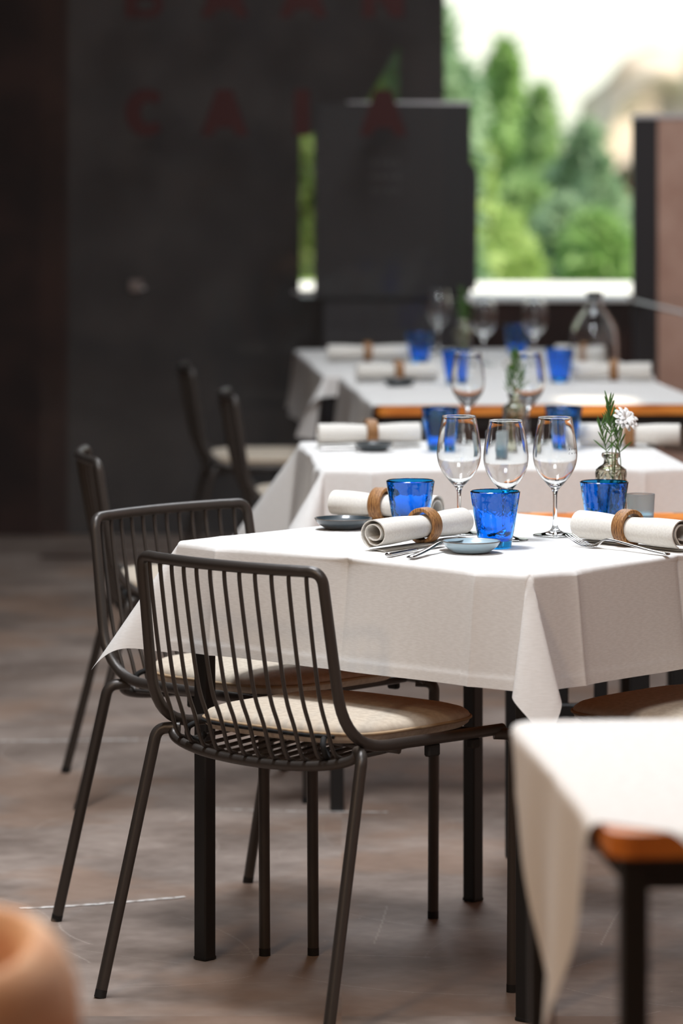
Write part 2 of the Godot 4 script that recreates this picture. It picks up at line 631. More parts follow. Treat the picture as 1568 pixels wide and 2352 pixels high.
# heavy capitals one unit high, standing on the line y = 0 and centred on x = 0
func big_letter(c: String) -> ArrayMesh:
	if cache.has("letter_" + c):
		return cache["letter_" + c]
	var mb := MB.new()
	var w := 0.27
	var pts := []
	match c:
		"A":
			mb.prism(PackedVector2Array([Vector2(-0.52, 0), Vector2(-0.24, 0), Vector2(-0.18, 0.17), Vector2(0.18, 0.17), Vector2(0.24, 0), Vector2(0.52, 0), Vector2(0.17, 1), Vector2(-0.17, 1)]), 0.004)
		"I":
			mb.prism(PackedVector2Array([Vector2(-0.17, 0), Vector2(0.17, 0), Vector2(0.17, 1), Vector2(-0.17, 1)]), 0.004)
		"N":
			mb.prism(PackedVector2Array([Vector2(-0.45, 0), Vector2(-0.17, 0), Vector2(-0.17, 0.5), Vector2(0.17, 0), Vector2(0.45, 0), Vector2(0.45, 1), Vector2(0.17, 1), Vector2(0.17, 0.5), Vector2(-0.17, 1), Vector2(-0.45, 1)]), 0.004)
		"C":
			for k in 19:
				var a := lerpf(0.75, TAU - 0.75, k / 18.0)
				pts.append(Vector2(cos(a) * 0.46, 0.5 + sin(a) * 0.52))
			for k in 19:
				var a := lerpf(TAU - 0.75, 0.75, k / 18.0)
				pts.append(Vector2(cos(a) * 0.19 + 0.07, 0.5 + sin(a) * 0.24))
			mb.prism(PackedVector2Array(pts), 0.004)
		"B":
			mb.prism(PackedVector2Array([Vector2(-0.42, 0), Vector2(-0.14, 0), Vector2(-0.14, 1), Vector2(-0.42, 1)]), 0.004)
			for h in [[0.0, 0.56], [0.48, 1.0]]:
				pts = []
				var r: float = (h[1] - h[0]) / 2
				for k in 11:
					var a := lerpf(-PI / 2, PI / 2, k / 10.0)
					pts.append(Vector2(0.14 + cos(a) * r, (h[0] + h[1]) / 2 + sin(a) * r))
				pts.append(Vector2(-0.16, h[1]))
				pts.append(Vector2(-0.16, h[1] - 0.17))
				for k in 7:
					var a := lerpf(PI / 2, -PI / 2, k / 6.0)
					pts.append(Vector2(0.12 + cos(a) * (r - 0.17), (h[0] + h[1]) / 2 + sin(a) * (r - 0.17)))
				pts.append(Vector2(-0.16, h[0] + 0.17))
				pts.append(Vector2(-0.16, h[0]))
				mb.prism(PackedVector2Array(pts), 0.004)
	cache["letter_" + c] = mb.mesh()
	return cache["letter_" + c]

func make_screens() -> void:
	# upright dark screen before the wall
	var d := 14.3
	var t := thing("dark_screen", "tall dark grey upright screen with pale top edge beside the window", "screen", V(0.18, d, 0.0))
	var x := -0.18
	part("board", MB.new().box(Vector3(x + 0.183, 1.255, 0), Vector3(0.56, 0.70, 0.02), 0.003).mesh(), M.panel, t)
	var side := PackedVector2Array([Vector2(x + 0.44, 0.935), Vector2(x + 0.484, 0.935), Vector2(x + 0.489, 1.30)])
	for k in 9:
		var a := k / 8.0 * PI / 2
		side.append(Vector2(x + 0.461 + 0.028 * cos(a), 1.335 + 0.055 * sin(a)))
	side.append(Vector2(x + 0.44, 1.39))
	part("side_flap", MB.new().prism(side, 0.012, Vector3(0, 0, -0.018)).mesh(), M.panel_side, t)
	part("pale_edge", MB.new().prism(PackedVector2Array([Vector2(x + 0.02, 1.607), Vector2(x + 0.463, 1.600), Vector2(x + 0.463, 1.611), Vector2(x + 0.02, 1.610)]), 0.022).mesh(), M.pale_edge, t, "thin pale upper edge")
	part("foot", MB.new().box(Vector3(x + 0.183, 0.45, -0.03), Vector3(0.5, 0.90, 0.03), 0.003).mesh(), M.panel_side, t)
	var f := SystemFont.new()
	f.font_names = ["Droid Sans"]
	f.font_weight = 700
	var rows := ["CAFE", "BAAN", "CAIA"]
	for k in 3:
		for j in 4:
			var tm := TextMesh.new()
			tm.text = rows[k][j]
			tm.font = f
			tm.font_size = 16
			tm.pixel_size = 0.0018
			tm.depth = 0.001
			var o := part("small_letter", tm, M.faint, t, "faint small grey letter seen from behind" if k + j == 0 else "")
			o.rotation.y = PI
			o.position = Vector3(x + 0.200 - j * 0.0285, 1.39 - k * 0.049, 0.0105)
	# glass pane with the big dark red letters
	var g := thing("glass_partition", "clear glass partition with large dark red capital letters", "partition", V(-0.3, 14.02, 0.0))
	part("pane", MB.new().box(Vector3(-0.05, 1.6, 0), Vector3(1.42, 3.1, 0.004), 0.0).mesh(), M.pane, g)
	part("floor_rail", MB.new().box(Vector3(-0.05, 0.006, 0), Vector3(1.42, 0.012, 0.012), 0.002).mesh(), M.wall_brown, g)
	part("top_rail", MB.new().box(Vector3(-0.05, 3.17, 0), Vector3(1.42, 0.05, 0.03), 0.003).mesh(), M.steel_black, g)
	var s := FPX / 14.0
	var words := ["BAAN", "CAIA"]
	for k in 2:
		var xs: Array = [[330, 515, 695, 880], [335, 515, 693, 880]][k]
		for j in 4:
			var o := part("letter", big_letter(words[k][j]), M.letter, g, "dark red capital letter" if k + j == 0 else "")
			o.position = Vector3((xs[j] - CX) / s + 0.3, EYE + (HY - [40.0, 312.0][k]) / s, 0.006)
			o.scale = Vector3(0.163, 0.163, 1.0)
	# clips at the slot
	var c := thing("wall_clip", "small pale metal clip at the foot of the narrow window slot", "clip", V(-0.128, 14.84, 0.895))
	part("plate", MB.new().box(Vector3(0, 0.005, 0.0), Vector3(0.062, 0.014, 0.02), 0.002).mesh(), M.pale_edge, c)
	part("pin", MB.new().tube(PackedVector3Array([Vector3(-0.055, 0.012, 0.01), Vector3(0.055, 0.016, 0.01)]), 0.005, 8).mesh(), M.pale_edge, c)
	c = thing("wall_bracket", "small dull grey bracket alone on the dark wall", "bracket", V(-0.765, 14.84, 0.93))
	part("plate", MB.new().box(Vector3(0, 0, 0), Vector3(0.05, 0.045, 0.02), 0.003).mesh(), mat(Color(0.5, 0.45, 0.43), 0.5), c)
	part("stud", MB.new().tube(PackedVector3Array([Vector3(0.02, -0.008, 0.01), Vector3(0.035, -0.008, 0.01)]), 0.004, 8).mesh(), M.pale_edge, c)
	# brown partition with a dark stile at the right of the window
	t = thing("clay_partition", "clay brown partition with dark upright stile and pale cap", "partition", V(1.4, 14.45, 0.0))
	var k2 := FPX / 14.45
	var xl := (1452.0 - CX) / k2 - 1.4
	var xm := (1508.0 - CX) / k2 - 1.4
	part("board", MB.new().box(Vector3((xm + 0.6) / 2, 0.775, 0), Vector3(0.6 - xm, 1.55, 0.05), 0.003).mesh(), M.clay_wall, t)
	part("stile", MB.new().box(Vector3((xl + xm) / 2, 0.775, 0.0), Vector3(xm - xl, 1.55, 0.055), 0.003).mesh(), M.panel_side, t, "dark upright stile")
	part("cap", MB.new().box(Vector3((xl + 0.6) / 2, 1.559, 0), Vector3(0.6 - xl, 0.017, 0.06), 0.003).mesh(), M.pale_edge, t, "pale metal cap")
	part("bracket", MB.new().box(Vector3(xl - 0.005, 0.906, 0.03), Vector3(0.03, 0.012, 0.02), 0.003).mesh(), M.steel, t)
	t = thing("hand_rail", "thin pale rail slanting down past the clay brown partition", "rail", V(1.075, 14.40, 0.892))
	part("rod", MB.new().tube(PackedVector3Array([Vector3(-0.02, 0, 0), Vector3(0.075, 0, 1.05)]), 0.006, 8).mesh(), M.pale_edge, t)
	part("end_plate", MB.new().box(Vector3(-0.02, 0.0, 0.0), Vector3(0.03, 0.012, 0.02), 0.002).mesh(), M.steel, t)
	part("glass_bar", MB.new().box(Vector3(0.12, 0.008, 0.01), Vector3(0.24, 0.008, 0.008), 0.002).mesh(), M.clear, t)

# ------------------------------------------------------------------ tables and cloths
func make_table(label: String, centre: Vector3, hx: float, hz: float, turn: float, height := 0.748, group := "") -> Node3D:
	var t := thing("dining_table", label, "table", centre, turn, group)
	var poly := PackedVector2Array()
	var r := 0.025
	for c in [[1, 1, 0], [-1, 1, 1], [-1, -1, 2], [1, -1, 3]]:
		for k in 6:
			var a: float = (c[2] + k / 5.0) * PI / 2
			poly.append(Vector2(c[0] * (hx - r) + r * cos(a), c[1] * (hz - r) + r * sin(a)))
	var o := part("table_top", MB.new().prism(poly, 0.026).mesh(), M.wood_top, t, "honey brown wooden top")
	o.rotation.x = PI / 2
	o.position.y = height - 0.013
	for s in [-1, 1]:
		part("apron", MB.new().box(Vector3(0, height - 0.045, s * (hz - 0.03)), Vector3(2 * hx - 0.06, 0.036, 0.02), 0.002).mesh(), M.steel_black, t)
		part("apron", MB.new().box(Vector3(s * (hx - 0.03), height - 0.045, 0), Vector3(0.02, 0.036, 2 * hz - 0.06), 0.002).mesh(), M.steel_black, t)
	for sx in [-1, 1]:
		for sz in [-1, 1]:
			var l := part("leg", MB.new().box(Vector3(sx * (hx - 0.028), (height - 0.027) / 2, sz * (hz - 0.028)), Vector3(0.029, height - 0.027, 0.029), 0.0025).mesh(), M.steel_black, t)
			part("foot_cap", MB.new().box(Vector3(sx * (hx - 0.028), 0.004, sz * (hz - 0.028)), Vector3(0.0295, 0.006, 0.0295), 0.001).mesh(), M.rubber, l)
	return t

# out and down of a cloth that has passed the table's edge by e
func over_edge(e: float, r := 0.009) -> Vector2:
	var q := PI * r / 2
	if e < q:
		return Vector2(r * sin(e / r) - r, -(r - r * cos(e / r))) + Vector2(r, 0)
	return Vector2(r, -r - (e - q))

# pressed folds at every quarter of the cloth, in and out by turns, with a flat bow between them
func crease(u: float) -> float:
	if absf(u) > 0.45:
		return 0.0
	var c := (1.0 if absf(u) > 0.15 else -1.0)
	var near := absf(u) if absf(u) <= 0.15 else absf(absf(u) - 0.3)
	return c * (exp(-near / 0.05) + 0.5 * exp(-near / 0.008)) * smoothstep(0.0, 0.03, absf(absf(u) - 0.15))

# where the cloth point (x, z), flat in the table's axes, comes to lie
func cloth_point(x: float, z: float, hx: float, hz: float, drop: float, o: Dictionary) -> Vector3:
	var ex := absf(x) - hx
	var ez := absf(z) - hz
	var sx := signf(x)
	var sz := signf(z)
	var flare: float = o.get("flare", 0.06)
	var wave: float = o.get("wave", 0.006)
	var ph: float = o.get("phase", 0.0)
	var cr := 0.0068
	if ex <= 0.0 and ez <= 0.0:
		return Vector3(x, cr * 0.12 * (absf(crease(x)) + absf(crease(z))) * o.get("creases", 1.0), z)
	if ex > 0.0 and ez > 0.0:
		# the corner hangs as an ear: a fan of straight lines from the table's corner
		var rho := sqrt(ex * ex + ez * ez)
		var f := atan2(ez, ex) / (PI / 2)
		var out: float = o.get("ear", {}).get([int(sx), int(sz)], [0.62, 0.16])[0]
		var lat: float = o.get("ear", {}).get([int(sx), int(sz)], [0.62, 0.16])[1]
		var tw: float = o.get("twist", {}).get([int(sx), int(sz)], 0.0)
		var diag := Vector3(sx, 0, sz).normalized()
		var across := Vector3(sx, 0, -sz).normalized()
		var h := diag * out * pow(sin(PI * f), 0.9) + across * (lat * sin(TAU * f) + tw * pow(sin(PI * f), 2.0)) + Vector3(sx, 0, 0) * flare * (1.0 - f) + Vector3(0, 0, sz) * flare * f
		var w := over_edge(rho)
		var dir := (Vector3.DOWN + h).normalized()
		return Vector3(sx * hx, 0, sz * hz) + dir * rho + Vector3(sx * (1.0 - f), 0, sz * f) * w.x * (1.0 - sin(PI * f) * 0.5)
	var e := maxf(ex, ez)
	var w2 := over_edge(e)
	var along := z if ex > 0.0 else x
	var half := hz if ex > 0.0 else hx
	var k := e / drop
	var edge_in := clampf((half - absf(along)) / 0.1, 0.0, 1.0)
	var amount := flare * e + wave * k * k * edge_in * (sin(along * 9.0 + ph) + 0.6 * sin(along * 17.0 + ph * 2.3))
	amount += cr * crease(along) * smoothstep(0.0, 0.02, e) * o.get("creases", 1.0)
	if drop - e < 0.02:
		amount += 0.0009
	amount += o.get("ripple", 0.0) * k * sin(along * o.get("ripple_f", 40.0) + ph)
	if ex > 0.0:
		return Vector3(sx * (hx + w2.x + amount), w2.y, z)
	return Vector3(x, w2.y, sz * (hz + w2.x + amount))

func cuts(a: float, b: float, h: float, step: float) -> PackedFloat32Array:
	var s := []
	var n := int(ceil((b - a) / step))
	for k in n + 1:
		s.append(lerpf(a, b, float(k) / n))
	for c in [-0.3, 0.0, 0.3]:
		for k in [-0.02, -0.012, -0.006, -0.003, 0.0, 0.003, 0.006, 0.012, 0.02]:
			s.append(c + k)
	for q in [-h, h]:
		for k in 7:
			s.append(q + signf(q) * k * 0.0025)
	s.append_array([a + 0.0195, a + 0.0205, b - 0.0195, b - 0.0205])
	s.sort()
	var out := PackedFloat32Array()
	for v in s:
		if v >= a - 1e-6 and v <= b + 1e-6 and (out.size() == 0 or v - out[-1] > 0.0009):
			out.append(v)
	return out

func make_cloth(label: String, table: Node3D, hx: float, hz: float, drop: float, o := {}) -> void:
	var t := thing("tablecloth", label, "tablecloth", table.position + Vector3(0, o.get("top", 0.7495), 0), table.rotation.y, "white tablecloths")
	var step: float = o.get("step", 0.02)
	var xs := cuts(o.get("x0", -hx - drop), o.get("x1", hx + drop), hx, step)
	var zs := cuts(o.get("z0", -hz - drop), o.get("z1", hz + drop), hz, step)
	var rows := []
	for z in zs:
		var r := PackedVector3Array()
		for x in xs:
			r.append(cloth_point(x, z, hx, hz, drop, o))
		rows.append(r)
	part("cloth_sheet", MB.new().sheet(rows).mesh(), M.cloth, t)

# a square cloth laid cornerwise over a table: its corners hang down the middle of each side
func make_diamond_cloth(label: String, table: Node3D, hx: float, hz: float, half_diag: float, o := {}) -> void:
	var t := thing("tablecloth", label, "tablecloth", table.position + Vector3(0, 0.7495, 0), table.rotation.y, "white tablecloths")
	var rows := []
	var n := 110
	for i in n + 1:
		var r := PackedVector3Array()
		for k in n + 1:
			var a := lerpf(-1, 1, i / float(n))
			var b := lerpf(-1, 1, k / float(n))
			var x: float = (a + b) / 2 * half_diag + o.get("shift_x", 0.0)
			var z: float = (b - a) / 2 * half_diag + o.get("shift_z", 0.0)
			r.append(cloth_point(x, z, hx, hz, half_diag - hx, o))
		rows.append(r)
	part("cloth_sheet", MB.new().sheet(rows, true).mesh(), M.cloth, t)

# ------------------------------------------------------------------ chair
func chair_meshes() -> void:
	if cache.has("back_frame"):
		return
	var W := 0.211
	var top := 0.757
	# one tube: seat rail, bend, upright, top rail, and down again on the other side (forward is -z)
	var path := PackedVector3Array()
	var half := [Vector3(W + 0.004, 0.452, -0.245), Vector3(W + 0.008, 0.456, -0.05), Vector3(W + 0.008, 0.46, 0.165), Vector3(W - 0.003, top, 0.208)]
	var left := bends(half, 0.11, 10)
	left.remove_at(left.size() - 1)
	path.append_array(left)
	var rail := []
	rail.append(left[left.size() - 1])
	rail.append(Vector3(W - 0.003, top, 0.208))
	var bowed := PackedVector3Array()
	for k in 21:
		var x := lerpf(W - 0.05, -W + 0.05, k / 20.0)
		bowed.append(Vector3(x, top, 0.208 + 0.035 * (1.0 - pow(x / W, 2.0)) * 0.9))
	var c0 := bends([left[left.size() - 1], Vector3(W - 0.003, top, 0.209), bowed[0], bowed[1]], 0.05, 8)
	for k in range(1, c0.size() - 1):
		path.append(c0[k])
	for k in range(1, bowed.size() - 1):
		path.append(bowed[k])
	var n := path.size()
	var mirror := PackedVector3Array()
	for k in n:
		var p := path[n - 1 - k]
		if p.x > 0.0 and p.distance_to(Vector3(-path[n - 1].x, path[n - 1].y, path[n - 1].z)) > 0.0:
			if Vector3(-p.x, p.y, p.z).x < path[n - 1].x - 0.001:
				mirror.append(Vector3(-p.x, p.y, p.z))
	path.append_array(mirror)
	cache["back_frame"] = MB.new().tube(path, 0.0098, 12).mesh()
	# hoop behind the seat
	var hoop := []
	for k in 13:
		var a := PI * k / 12.0
		hoop.append(Vector3((W + 0.004) * cos(a), 0.454 - 0.036 * pow(sin(a), 0.8), 0.125 + 0.025 * sin(a)))
	cache["rear_hoop"] = MB.new().tube(curve(hoop, 4), 0.0085, 10).mesh()
	cache["front_bar"] = MB.new().tube(PackedVector3Array([Vector3(-W, 0.449, -0.20), Vector3(W, 0.449, -0.20)]), 0.007, 8).mesh()
	cache["middle_bar"] = MB.new().tube(PackedVector3Array([Vector3(-W, 0.444, 0.02), Vector3(W, 0.444, 0.02)]), 0.006, 8).mesh()
	for k in 12:
		var x := lerpf(-W + 0.03, W - 0.03, k / 11.0)
		var zt := 0.208 + 0.035 * (1.0 - pow(x / W, 2.0)) * 0.9
		var sn := sqrt(1.0 - pow(x / (W + 0.004), 2.0))
		var zh := 0.125 + 0.025 * sn
		var yh := 0.454 - 0.036 * pow(sn, 0.8) + 0.009
		var path2 := curve([Vector3(x, top - 0.004, zt), Vector3(x, top - 0.03, zt - 0.001), Vector3(x, 0.62, lerpf(zt, zh, 0.22)), Vector3(x, 0.54, lerpf(zt, zh, 0.42)), Vector3(x, 0.49, lerpf(zt, zh, 0.66)), Vector3(x, yh + 0.012, zh + 0.012), Vector3(x, yh, zh - 0.006), Vector3(x, yh - 0.004, zh - 0.05), Vector3(x * 0.98, 0.449, -0.20)], 5)
		cache["rod%d" % k] = MB.new().tube(path2, 0.0037, 7).mesh()
	for s in [-1, 1]:
		var lf := bends([Vector3(s * (W + 0.002), 0.446, -0.225), Vector3(s * (W + 0.024), 0.444, -0.252), Vector3(s * 0.232, 0.0, -0.252)], 0.05, 8)
		cache["leg_front%d" % s] = MB.new().tube(lf, 0.0102, 12).mesh()
		var lr := bends([Vector3(s * (W - 0.006), 0.452, 0.118), Vector3(s * (W + 0.026), 0.452, 0.142), Vector3(s * 0.262, 0.0, 0.256)], 0.06, 8)
		cache["leg_rear%d" % s] = MB.new().tube(lr, 0.0102, 12).mesh()
		for q in [["front", lf], ["rear", lr]]:
			var e: Vector3 = q[1][q[1].size() - 1]
			var b: Vector3 = q[1][q[1].size() - 2]
			var dir := (b - e).normalized()
			cache["cap_%s%d" % [q[0], s]] = MB.new().tube(PackedVector3Array([e, e + dir * 0.014]), 0.0106, 12).mesh()
		cache["pad%d" % s] = MB.new().box(Vector3(s * (W + 0.004), 0.437, -0.06), Vector3(0.014, 0.022, 0.03), 0.003).mesh()
		cache["pad_front%d" % s] = MB.new().box(Vector3(s * (W + 0.002), 0.436, -0.17), Vector3(0.014, 0.018, 0.024), 0.003).mesh()
	# cushion: a rounded pad, a little domed
	var mb := MB.new()
	var rows := []
	var rim := []
	var m := 64
	for k in m + 1:
		var a := TAU * k / m
		var e := 4.2
		var px := signf(cos(a)) * pow(absf(cos(a)), 2.0 / e) * 0.196
		var pz := signf(sin(a)) * pow(absf(sin(a)), 2.0 / e) * 0.197
		if pz > 0.0:
			px *= 1.0 - 0.12 * pow(pz / 0.197, 2.0)
		rim.append(Vector2(px, pz - 0.052))
	var prof := [[0.0, 0.041], [0.35, 0.0408], [0.6, 0.040], [0.8, 0.0375], [0.9, 0.0345], [0.955, 0.0305], [0.985, 0.025], [1.0, 0.017], [0.985, 0.008], [0.95, 0.002], [0.85, 0.0], [0.0, 0.0]]
	for p in prof:
		var r := PackedVector3Array()
		for q in rim:
			r.append(Vector3(q.x * p[0], 0.456 + p[1] + 0.004 * smoothstep(0.05, 0.2, q.y * p[0]), q.y * p[0]))
		rows.append(r)
	mb.sheet(rows, true)
	cache["cushion"] = mb.mesh()
	var pip := PackedVector3Array()
	for q in rim:
		pip.append(Vector3(q.x * 1.0, 0.473 + 0.007 * smoothstep(0.05, 0.2, q.y), q.y * 1.0))
	cache["piping"] = MB.new().tube(pip, 0.0028, 6).mesh()
	var zip := PackedVector3Array()
	for k in range(m / 8, m * 3 / 8 + 1):
		zip.append(Vector3(rim[k].x * 1.005, 0.469 + 0.007 * smoothstep(0.05, 0.2, rim[k].y), rim[k].y * 1.005 + 0.001))
	cache["zip"] = MB.new().tube(zip, 0.0035, 6).mesh()
	for s in [-1, 1]:
		cache["tie%d" % s] = MB.new().tube(curve([Vector3(s * 0.145, 0.470, 0.135), Vector3(s * 0.155, 0.462, 0.148), Vector3(s * 0.158, 0.446, 0.146), Vector3(s * 0.150, 0.438, 0.130), Vector3(s * 0.140, 0.450, 0.122)], 5), 0.005, 8).mesh()

# theta: the way the chair faces, in degrees to the right of straight ahead
func make_chair(label: String, x: float, d: float, theta: float) -> Node3D:
	chair_meshes()
	var t := thing("dining_chair", label, "chair", V(x, d), -deg_to_rad(theta), "metal rod chairs")
	part("back_frame", cache.back_frame, M.chair, t)
	part("rear_hoop", cache.rear_hoop, M.chair, t)
	part("cross_bar", cache.front_bar, M.chair, t)
	part("cross_bar", cache.middle_bar, M.chair, t)
	for k in 12:
		part("rod", cache["rod%d" % k], M.chair, t)
	for s in [-1, 1]:
		for w in ["front", "rear"]:
			var l := part("leg", cache["leg_%s%d" % [w, s]], M.chair, t)
			part("foot_cap", cache["cap_%s%d" % [w, s]], M.rubber, l)
		part("stacking_pad", cache["pad%d" % s], M.rubber, t)
		part("stacking_pad", cache["pad_front%d" % s], M.rubber, t)
	var c := part("cushion", cache.cushion, M.cushion, t, "sand beige seat cushion")
	part("piping", cache.piping, M.piping, c)
	part("zip", cache.zip, M.strap, c)
	for s in [-1, 1]:
		part("tie", cache["tie%d" % s], M.strap, c)
	return t

# ------------------------------------------------------------------ tableware
func make_wine_glass(label: String, at: Vector3, lettered := false) -> void:
	if not cache.has("wine_bowl"):
		var foot := curve2([Vector2(0.0, 0.0), Vector2(0.02, 0.0), Vector2(0.0385, 0.0), Vector2(0.0395, 0.001), Vector2(0.0385, 0.002), Vector2(0.024, 0.0042), Vector2(0.012, 0.008), Vector2(0.0065, 0.0135), Vector2(0.0045, 0.022), Vector2(0.0038, 0.045), Vector2(0.0038, 0.068), Vector2(0.0046, 0.078), Vector2(0.0085, 0.0855), Vector2(0.018, 0.096), Vector2(0.0285, 0.109), Vector2(0.0365, 0.1245), Vector2(0.0402, 0.141), Vector2(0.0398, 0.158), Vector2(0.0370, 0.180), Vector2(0.0335, 0.200), Vector2(0.0308, 0.2135), Vector2(0.0304, 0.2141), Vector2(0.0299, 0.2135), Vector2(0.0326, 0.200), Vector2(0.0361, 0.180), Vector2(0.0389, 0.158), Vector2(0.0393, 0.141), Vector2(0.0356, 0.125), Vector2(0.0275, 0.110), Vector2(0.0165, 0.0975), Vector2(0.006, 0.0905), Vector2(0.0, 0.0895)], 4)
		cache["wine_bowl"] = MB.new().lathe(foot, 56).mesh()
	var t := thing("wine_glass", label, "wine glass", at, 0.0, "stemmed wine glasses")
	part("bowl_and_stem", cache.wine_bowl, M.clear, t)
	if lettered:
		var f := SystemFont.new()
		f.font_names = ["Droid Sans"]
		for k in 2:
			for j in 4:
				var tm := TextMesh.new()
				tm.text = ["BAAN", "CAIA"][k][j]
				tm.font = f
				tm.font_size = 16
				tm.pixel_size = 0.00028
				tm.depth = 0.0002
				var y := 0.158 - 0.0075 * k
				var r := 0.0401 if k == 0 else 0.0406
				var a := deg_to_rad(37.0 + j * 9.0)
				var o := part("small_letter", tm, M.steel_black, t)
				o.position = Vector3(r * sin(a), y, r * cos(a))
				o.rotation.y = a

func make_tumbler(label: String, at: Vector3, turn := 0.0) -> void:
	if not cache.has("tumbler"):
		var p := PackedVector2Array()
		p.append_array(curve2([Vector2(0, 0.0), Vector2(0.024, 0.0), Vector2(0.0275, 0.001), Vector2(0.0288, 0.004), Vector2(0.0345, 0.036), Vector2(0.0402, 0.070), Vector2(0.0438, 0.0945), Vector2(0.0440, 0.0968), Vector2(0.0426, 0.0978), Vector2(0.0410, 0.0965), Vector2(0.0372, 0.070), Vector2(0.0316, 0.036), Vector2(0.0268, 0.0145), Vector2(0.0245, 0.0118), Vector2(0.018, 0.0115), Vector2(0, 0.0118)], 4))
		cache["tumbler"] = MB.new().lathe(p, 56).mesh()
		var b := MB.new()
		var r := RandomNumberGenerator.new()
		r.seed = 4
		for k in 3:
			var q := PackedVector2Array()
			for j in 7:
				var a := PI * j / 6.0 - PI / 2
				q.append(Vector2(cos(a), sin(a)) * (0.0007 + 0.0002 * k))
			cache["bubble%d" % k] = MB.new().lathe(q, 8).mesh()
	var t := thing("blue_tumbler", label, "glass", at, turn, "cobalt blue tumblers")
	part("cup", cache.tumbler, M.blue, t)

func make_napkin(label: String, a: Vector3, b: Vector3, ring_at := 0.55) -> void:
	# a is the end whose spiral shows
	var len := Vector2(b.x - a.x, b.z - a.z).length()
	var turn := atan2(-(b.z - a.z), b.x - a.x)
	var t := thing("rolled_napkin", label, "napkin", (a + b) / 2, turn, "rolled white napkins")
	var key := "napkin%.2f_%.2f" % [len, ring_at]
	if not cache.has(key):
		var turns := 2.1
		var n := 60
		var rows_o := []
		var th := 0.0021
		var mb := MB.new()
		var ring_of := func(u: float, grow: float) -> Array:
			var o := PackedVector3Array()
			var i_ := PackedVector3Array()
			for k in n + 1:
				var f := k / float(n)
				var ang := -PI * 0.62 - f * turns * TAU
				var rr := lerpf(0.0245, 0.0125, pow(f, 1.1)) * (1.0 + (grow if f < 0.5 else grow * 0.3))
				rr += (0.0012 * sin(ang * 1.5 + u * 6.0) + 0.0016 * cos(ang * 2.0 + 0.6)) * f
				var c := Vector2(cos(ang), sin(ang) * 0.96)
				o.append(Vector3(u, 0.0305 + c.y * rr, c.x * rr))
				i_.append(Vector3(u, 0.0305 + c.y * (rr - th), c.x * (rr - th)))
			return [o, i_]
		var secs := []
		for k in 13:
			var u := lerpf(-0.5, 0.5, k / 12.0) * len
			var q := absf(u + len * 0.5 - ring_at * len) / len
			secs.append(ring_of.call(u, 0.15 * smoothstep(0.05, 0.32, q) - 0.005))
		var outer := []
		var inner := []
		for s in secs:
			outer.append(s[0])
			inner.append(s[1])
		mb.sheet(outer)
		mb.sheet(inner, true)
		for e in [0, 12]:
			mb.sheet([secs[e][0], secs[e][1]], e == 0)
		# the loose edge of the cloth
		var lip_o := PackedVector3Array()
		var lip_i := PackedVector3Array()
		for s in secs:
			lip_o.append(s[0][0])
			lip_i.append(s[1][0])
		mb.sheet([lip_o, lip_i])
		cache[key] = mb.mesh()
		# the flap that lies flat under the roll
		var f0 := PackedVector3Array()
		var f1 := PackedVector3Array()
		var f2 := PackedVector3Array()
		for k in 9:
			var u := lerpf(-0.5, 0.5, k / 8.0) * len
			f0.append(Vector3(u, 0.0022, -0.012))
			f1.append(Vector3(u - 0.002, 0.0032 + 0.0006 * sin(k * 1.3), 0.006))
			f2.append(Vector3(u - 0.006, 0.0012, 0.0262 - 0.002 * sin(k * 1.1)))
		cache[key + "flap"] = MB.new().sheet([f0, f1, f2]).sheet([f0, f1, f2], true).mesh()
	part("roll", cache[key], M.napkin, t)
	part("flap", cache[key + "flap"], M.napkin, t)

func make_ring(label: String, a: Vector3, b: Vector3, ring_at := 0.55) -> void:
	if not cache.has("ring"):
		var p := PackedVector2Array()
		var pts := [Vector2(0.0256, -0.0130), Vector2(0.0302, -0.0130), Vector2(0.0318, -0.0112), Vector2(0.0322, 0.0), Vector2(0.0318, 0.0112), Vector2(0.0302, 0.0130), Vector2(0.0256, 0.0130), Vector2(0.0248, 0.0118), Vector2(0.0248, -0.0118), Vector2(0.0256, -0.0130)]
		for q in pts:
			p.append(q)
			if q.x == 0.0302 or q.x == 0.0256:
				p.append(q)
		cache["ring"] = MB.new().lathe(p, 44).mesh()
	var turn := atan2(-(b.z - a.z), b.x - a.x)
	var t := thing("napkin_ring", label, "napkin ring", a.lerp(b, ring_at), turn, "wooden napkin rings")
	var o := part("wood_band", cache.ring, M.wood_ring, t)
	o.rotation.z = PI / 2
	o.position.y = 0.0325

func make_saucer(label: String, at: Vector3, r: float, m: Material) -> void:
	var key := "saucer%.3f" % r
	if not cache.has(key):
		cache[key] = MB.new().lathe(curve2([Vector2(0, 0.002), Vector2(r * 0.55, 0.002), Vector2(r * 0.6, 0.0005), Vector2(r * 0.66, 0.002), Vector2(r * 0.88, 0.0095), Vector2(r * 0.985, 0.0178), Vector2(r, 0.0192), Vector2(r * 0.975, 0.0196), Vector2(r * 0.86, 0.0135), Vector2(r * 0.62, 0.0068), Vector2(r * 0.3, 0.0055), Vector2(0, 0.0055)], 4), 60).mesh()
		var tor := PackedVector3Array()
		for k in 61:
			var a := TAU * k / 60
			tor.append(Vector3(cos(a) * r * 0.99, 0.0193, sin(a) * r * 0.99))
		cache[key + "rim"] = MB.new().tube(tor, 0.0009, 6).mesh()
	var t := thing("saucer", label, "saucer", at, 0.0, "small stoneware saucers")
	part("dish", cache[key], m, t)
	part("rim", cache[key + "rim"], M.plate_rim, t, "thin unglazed brown rim")

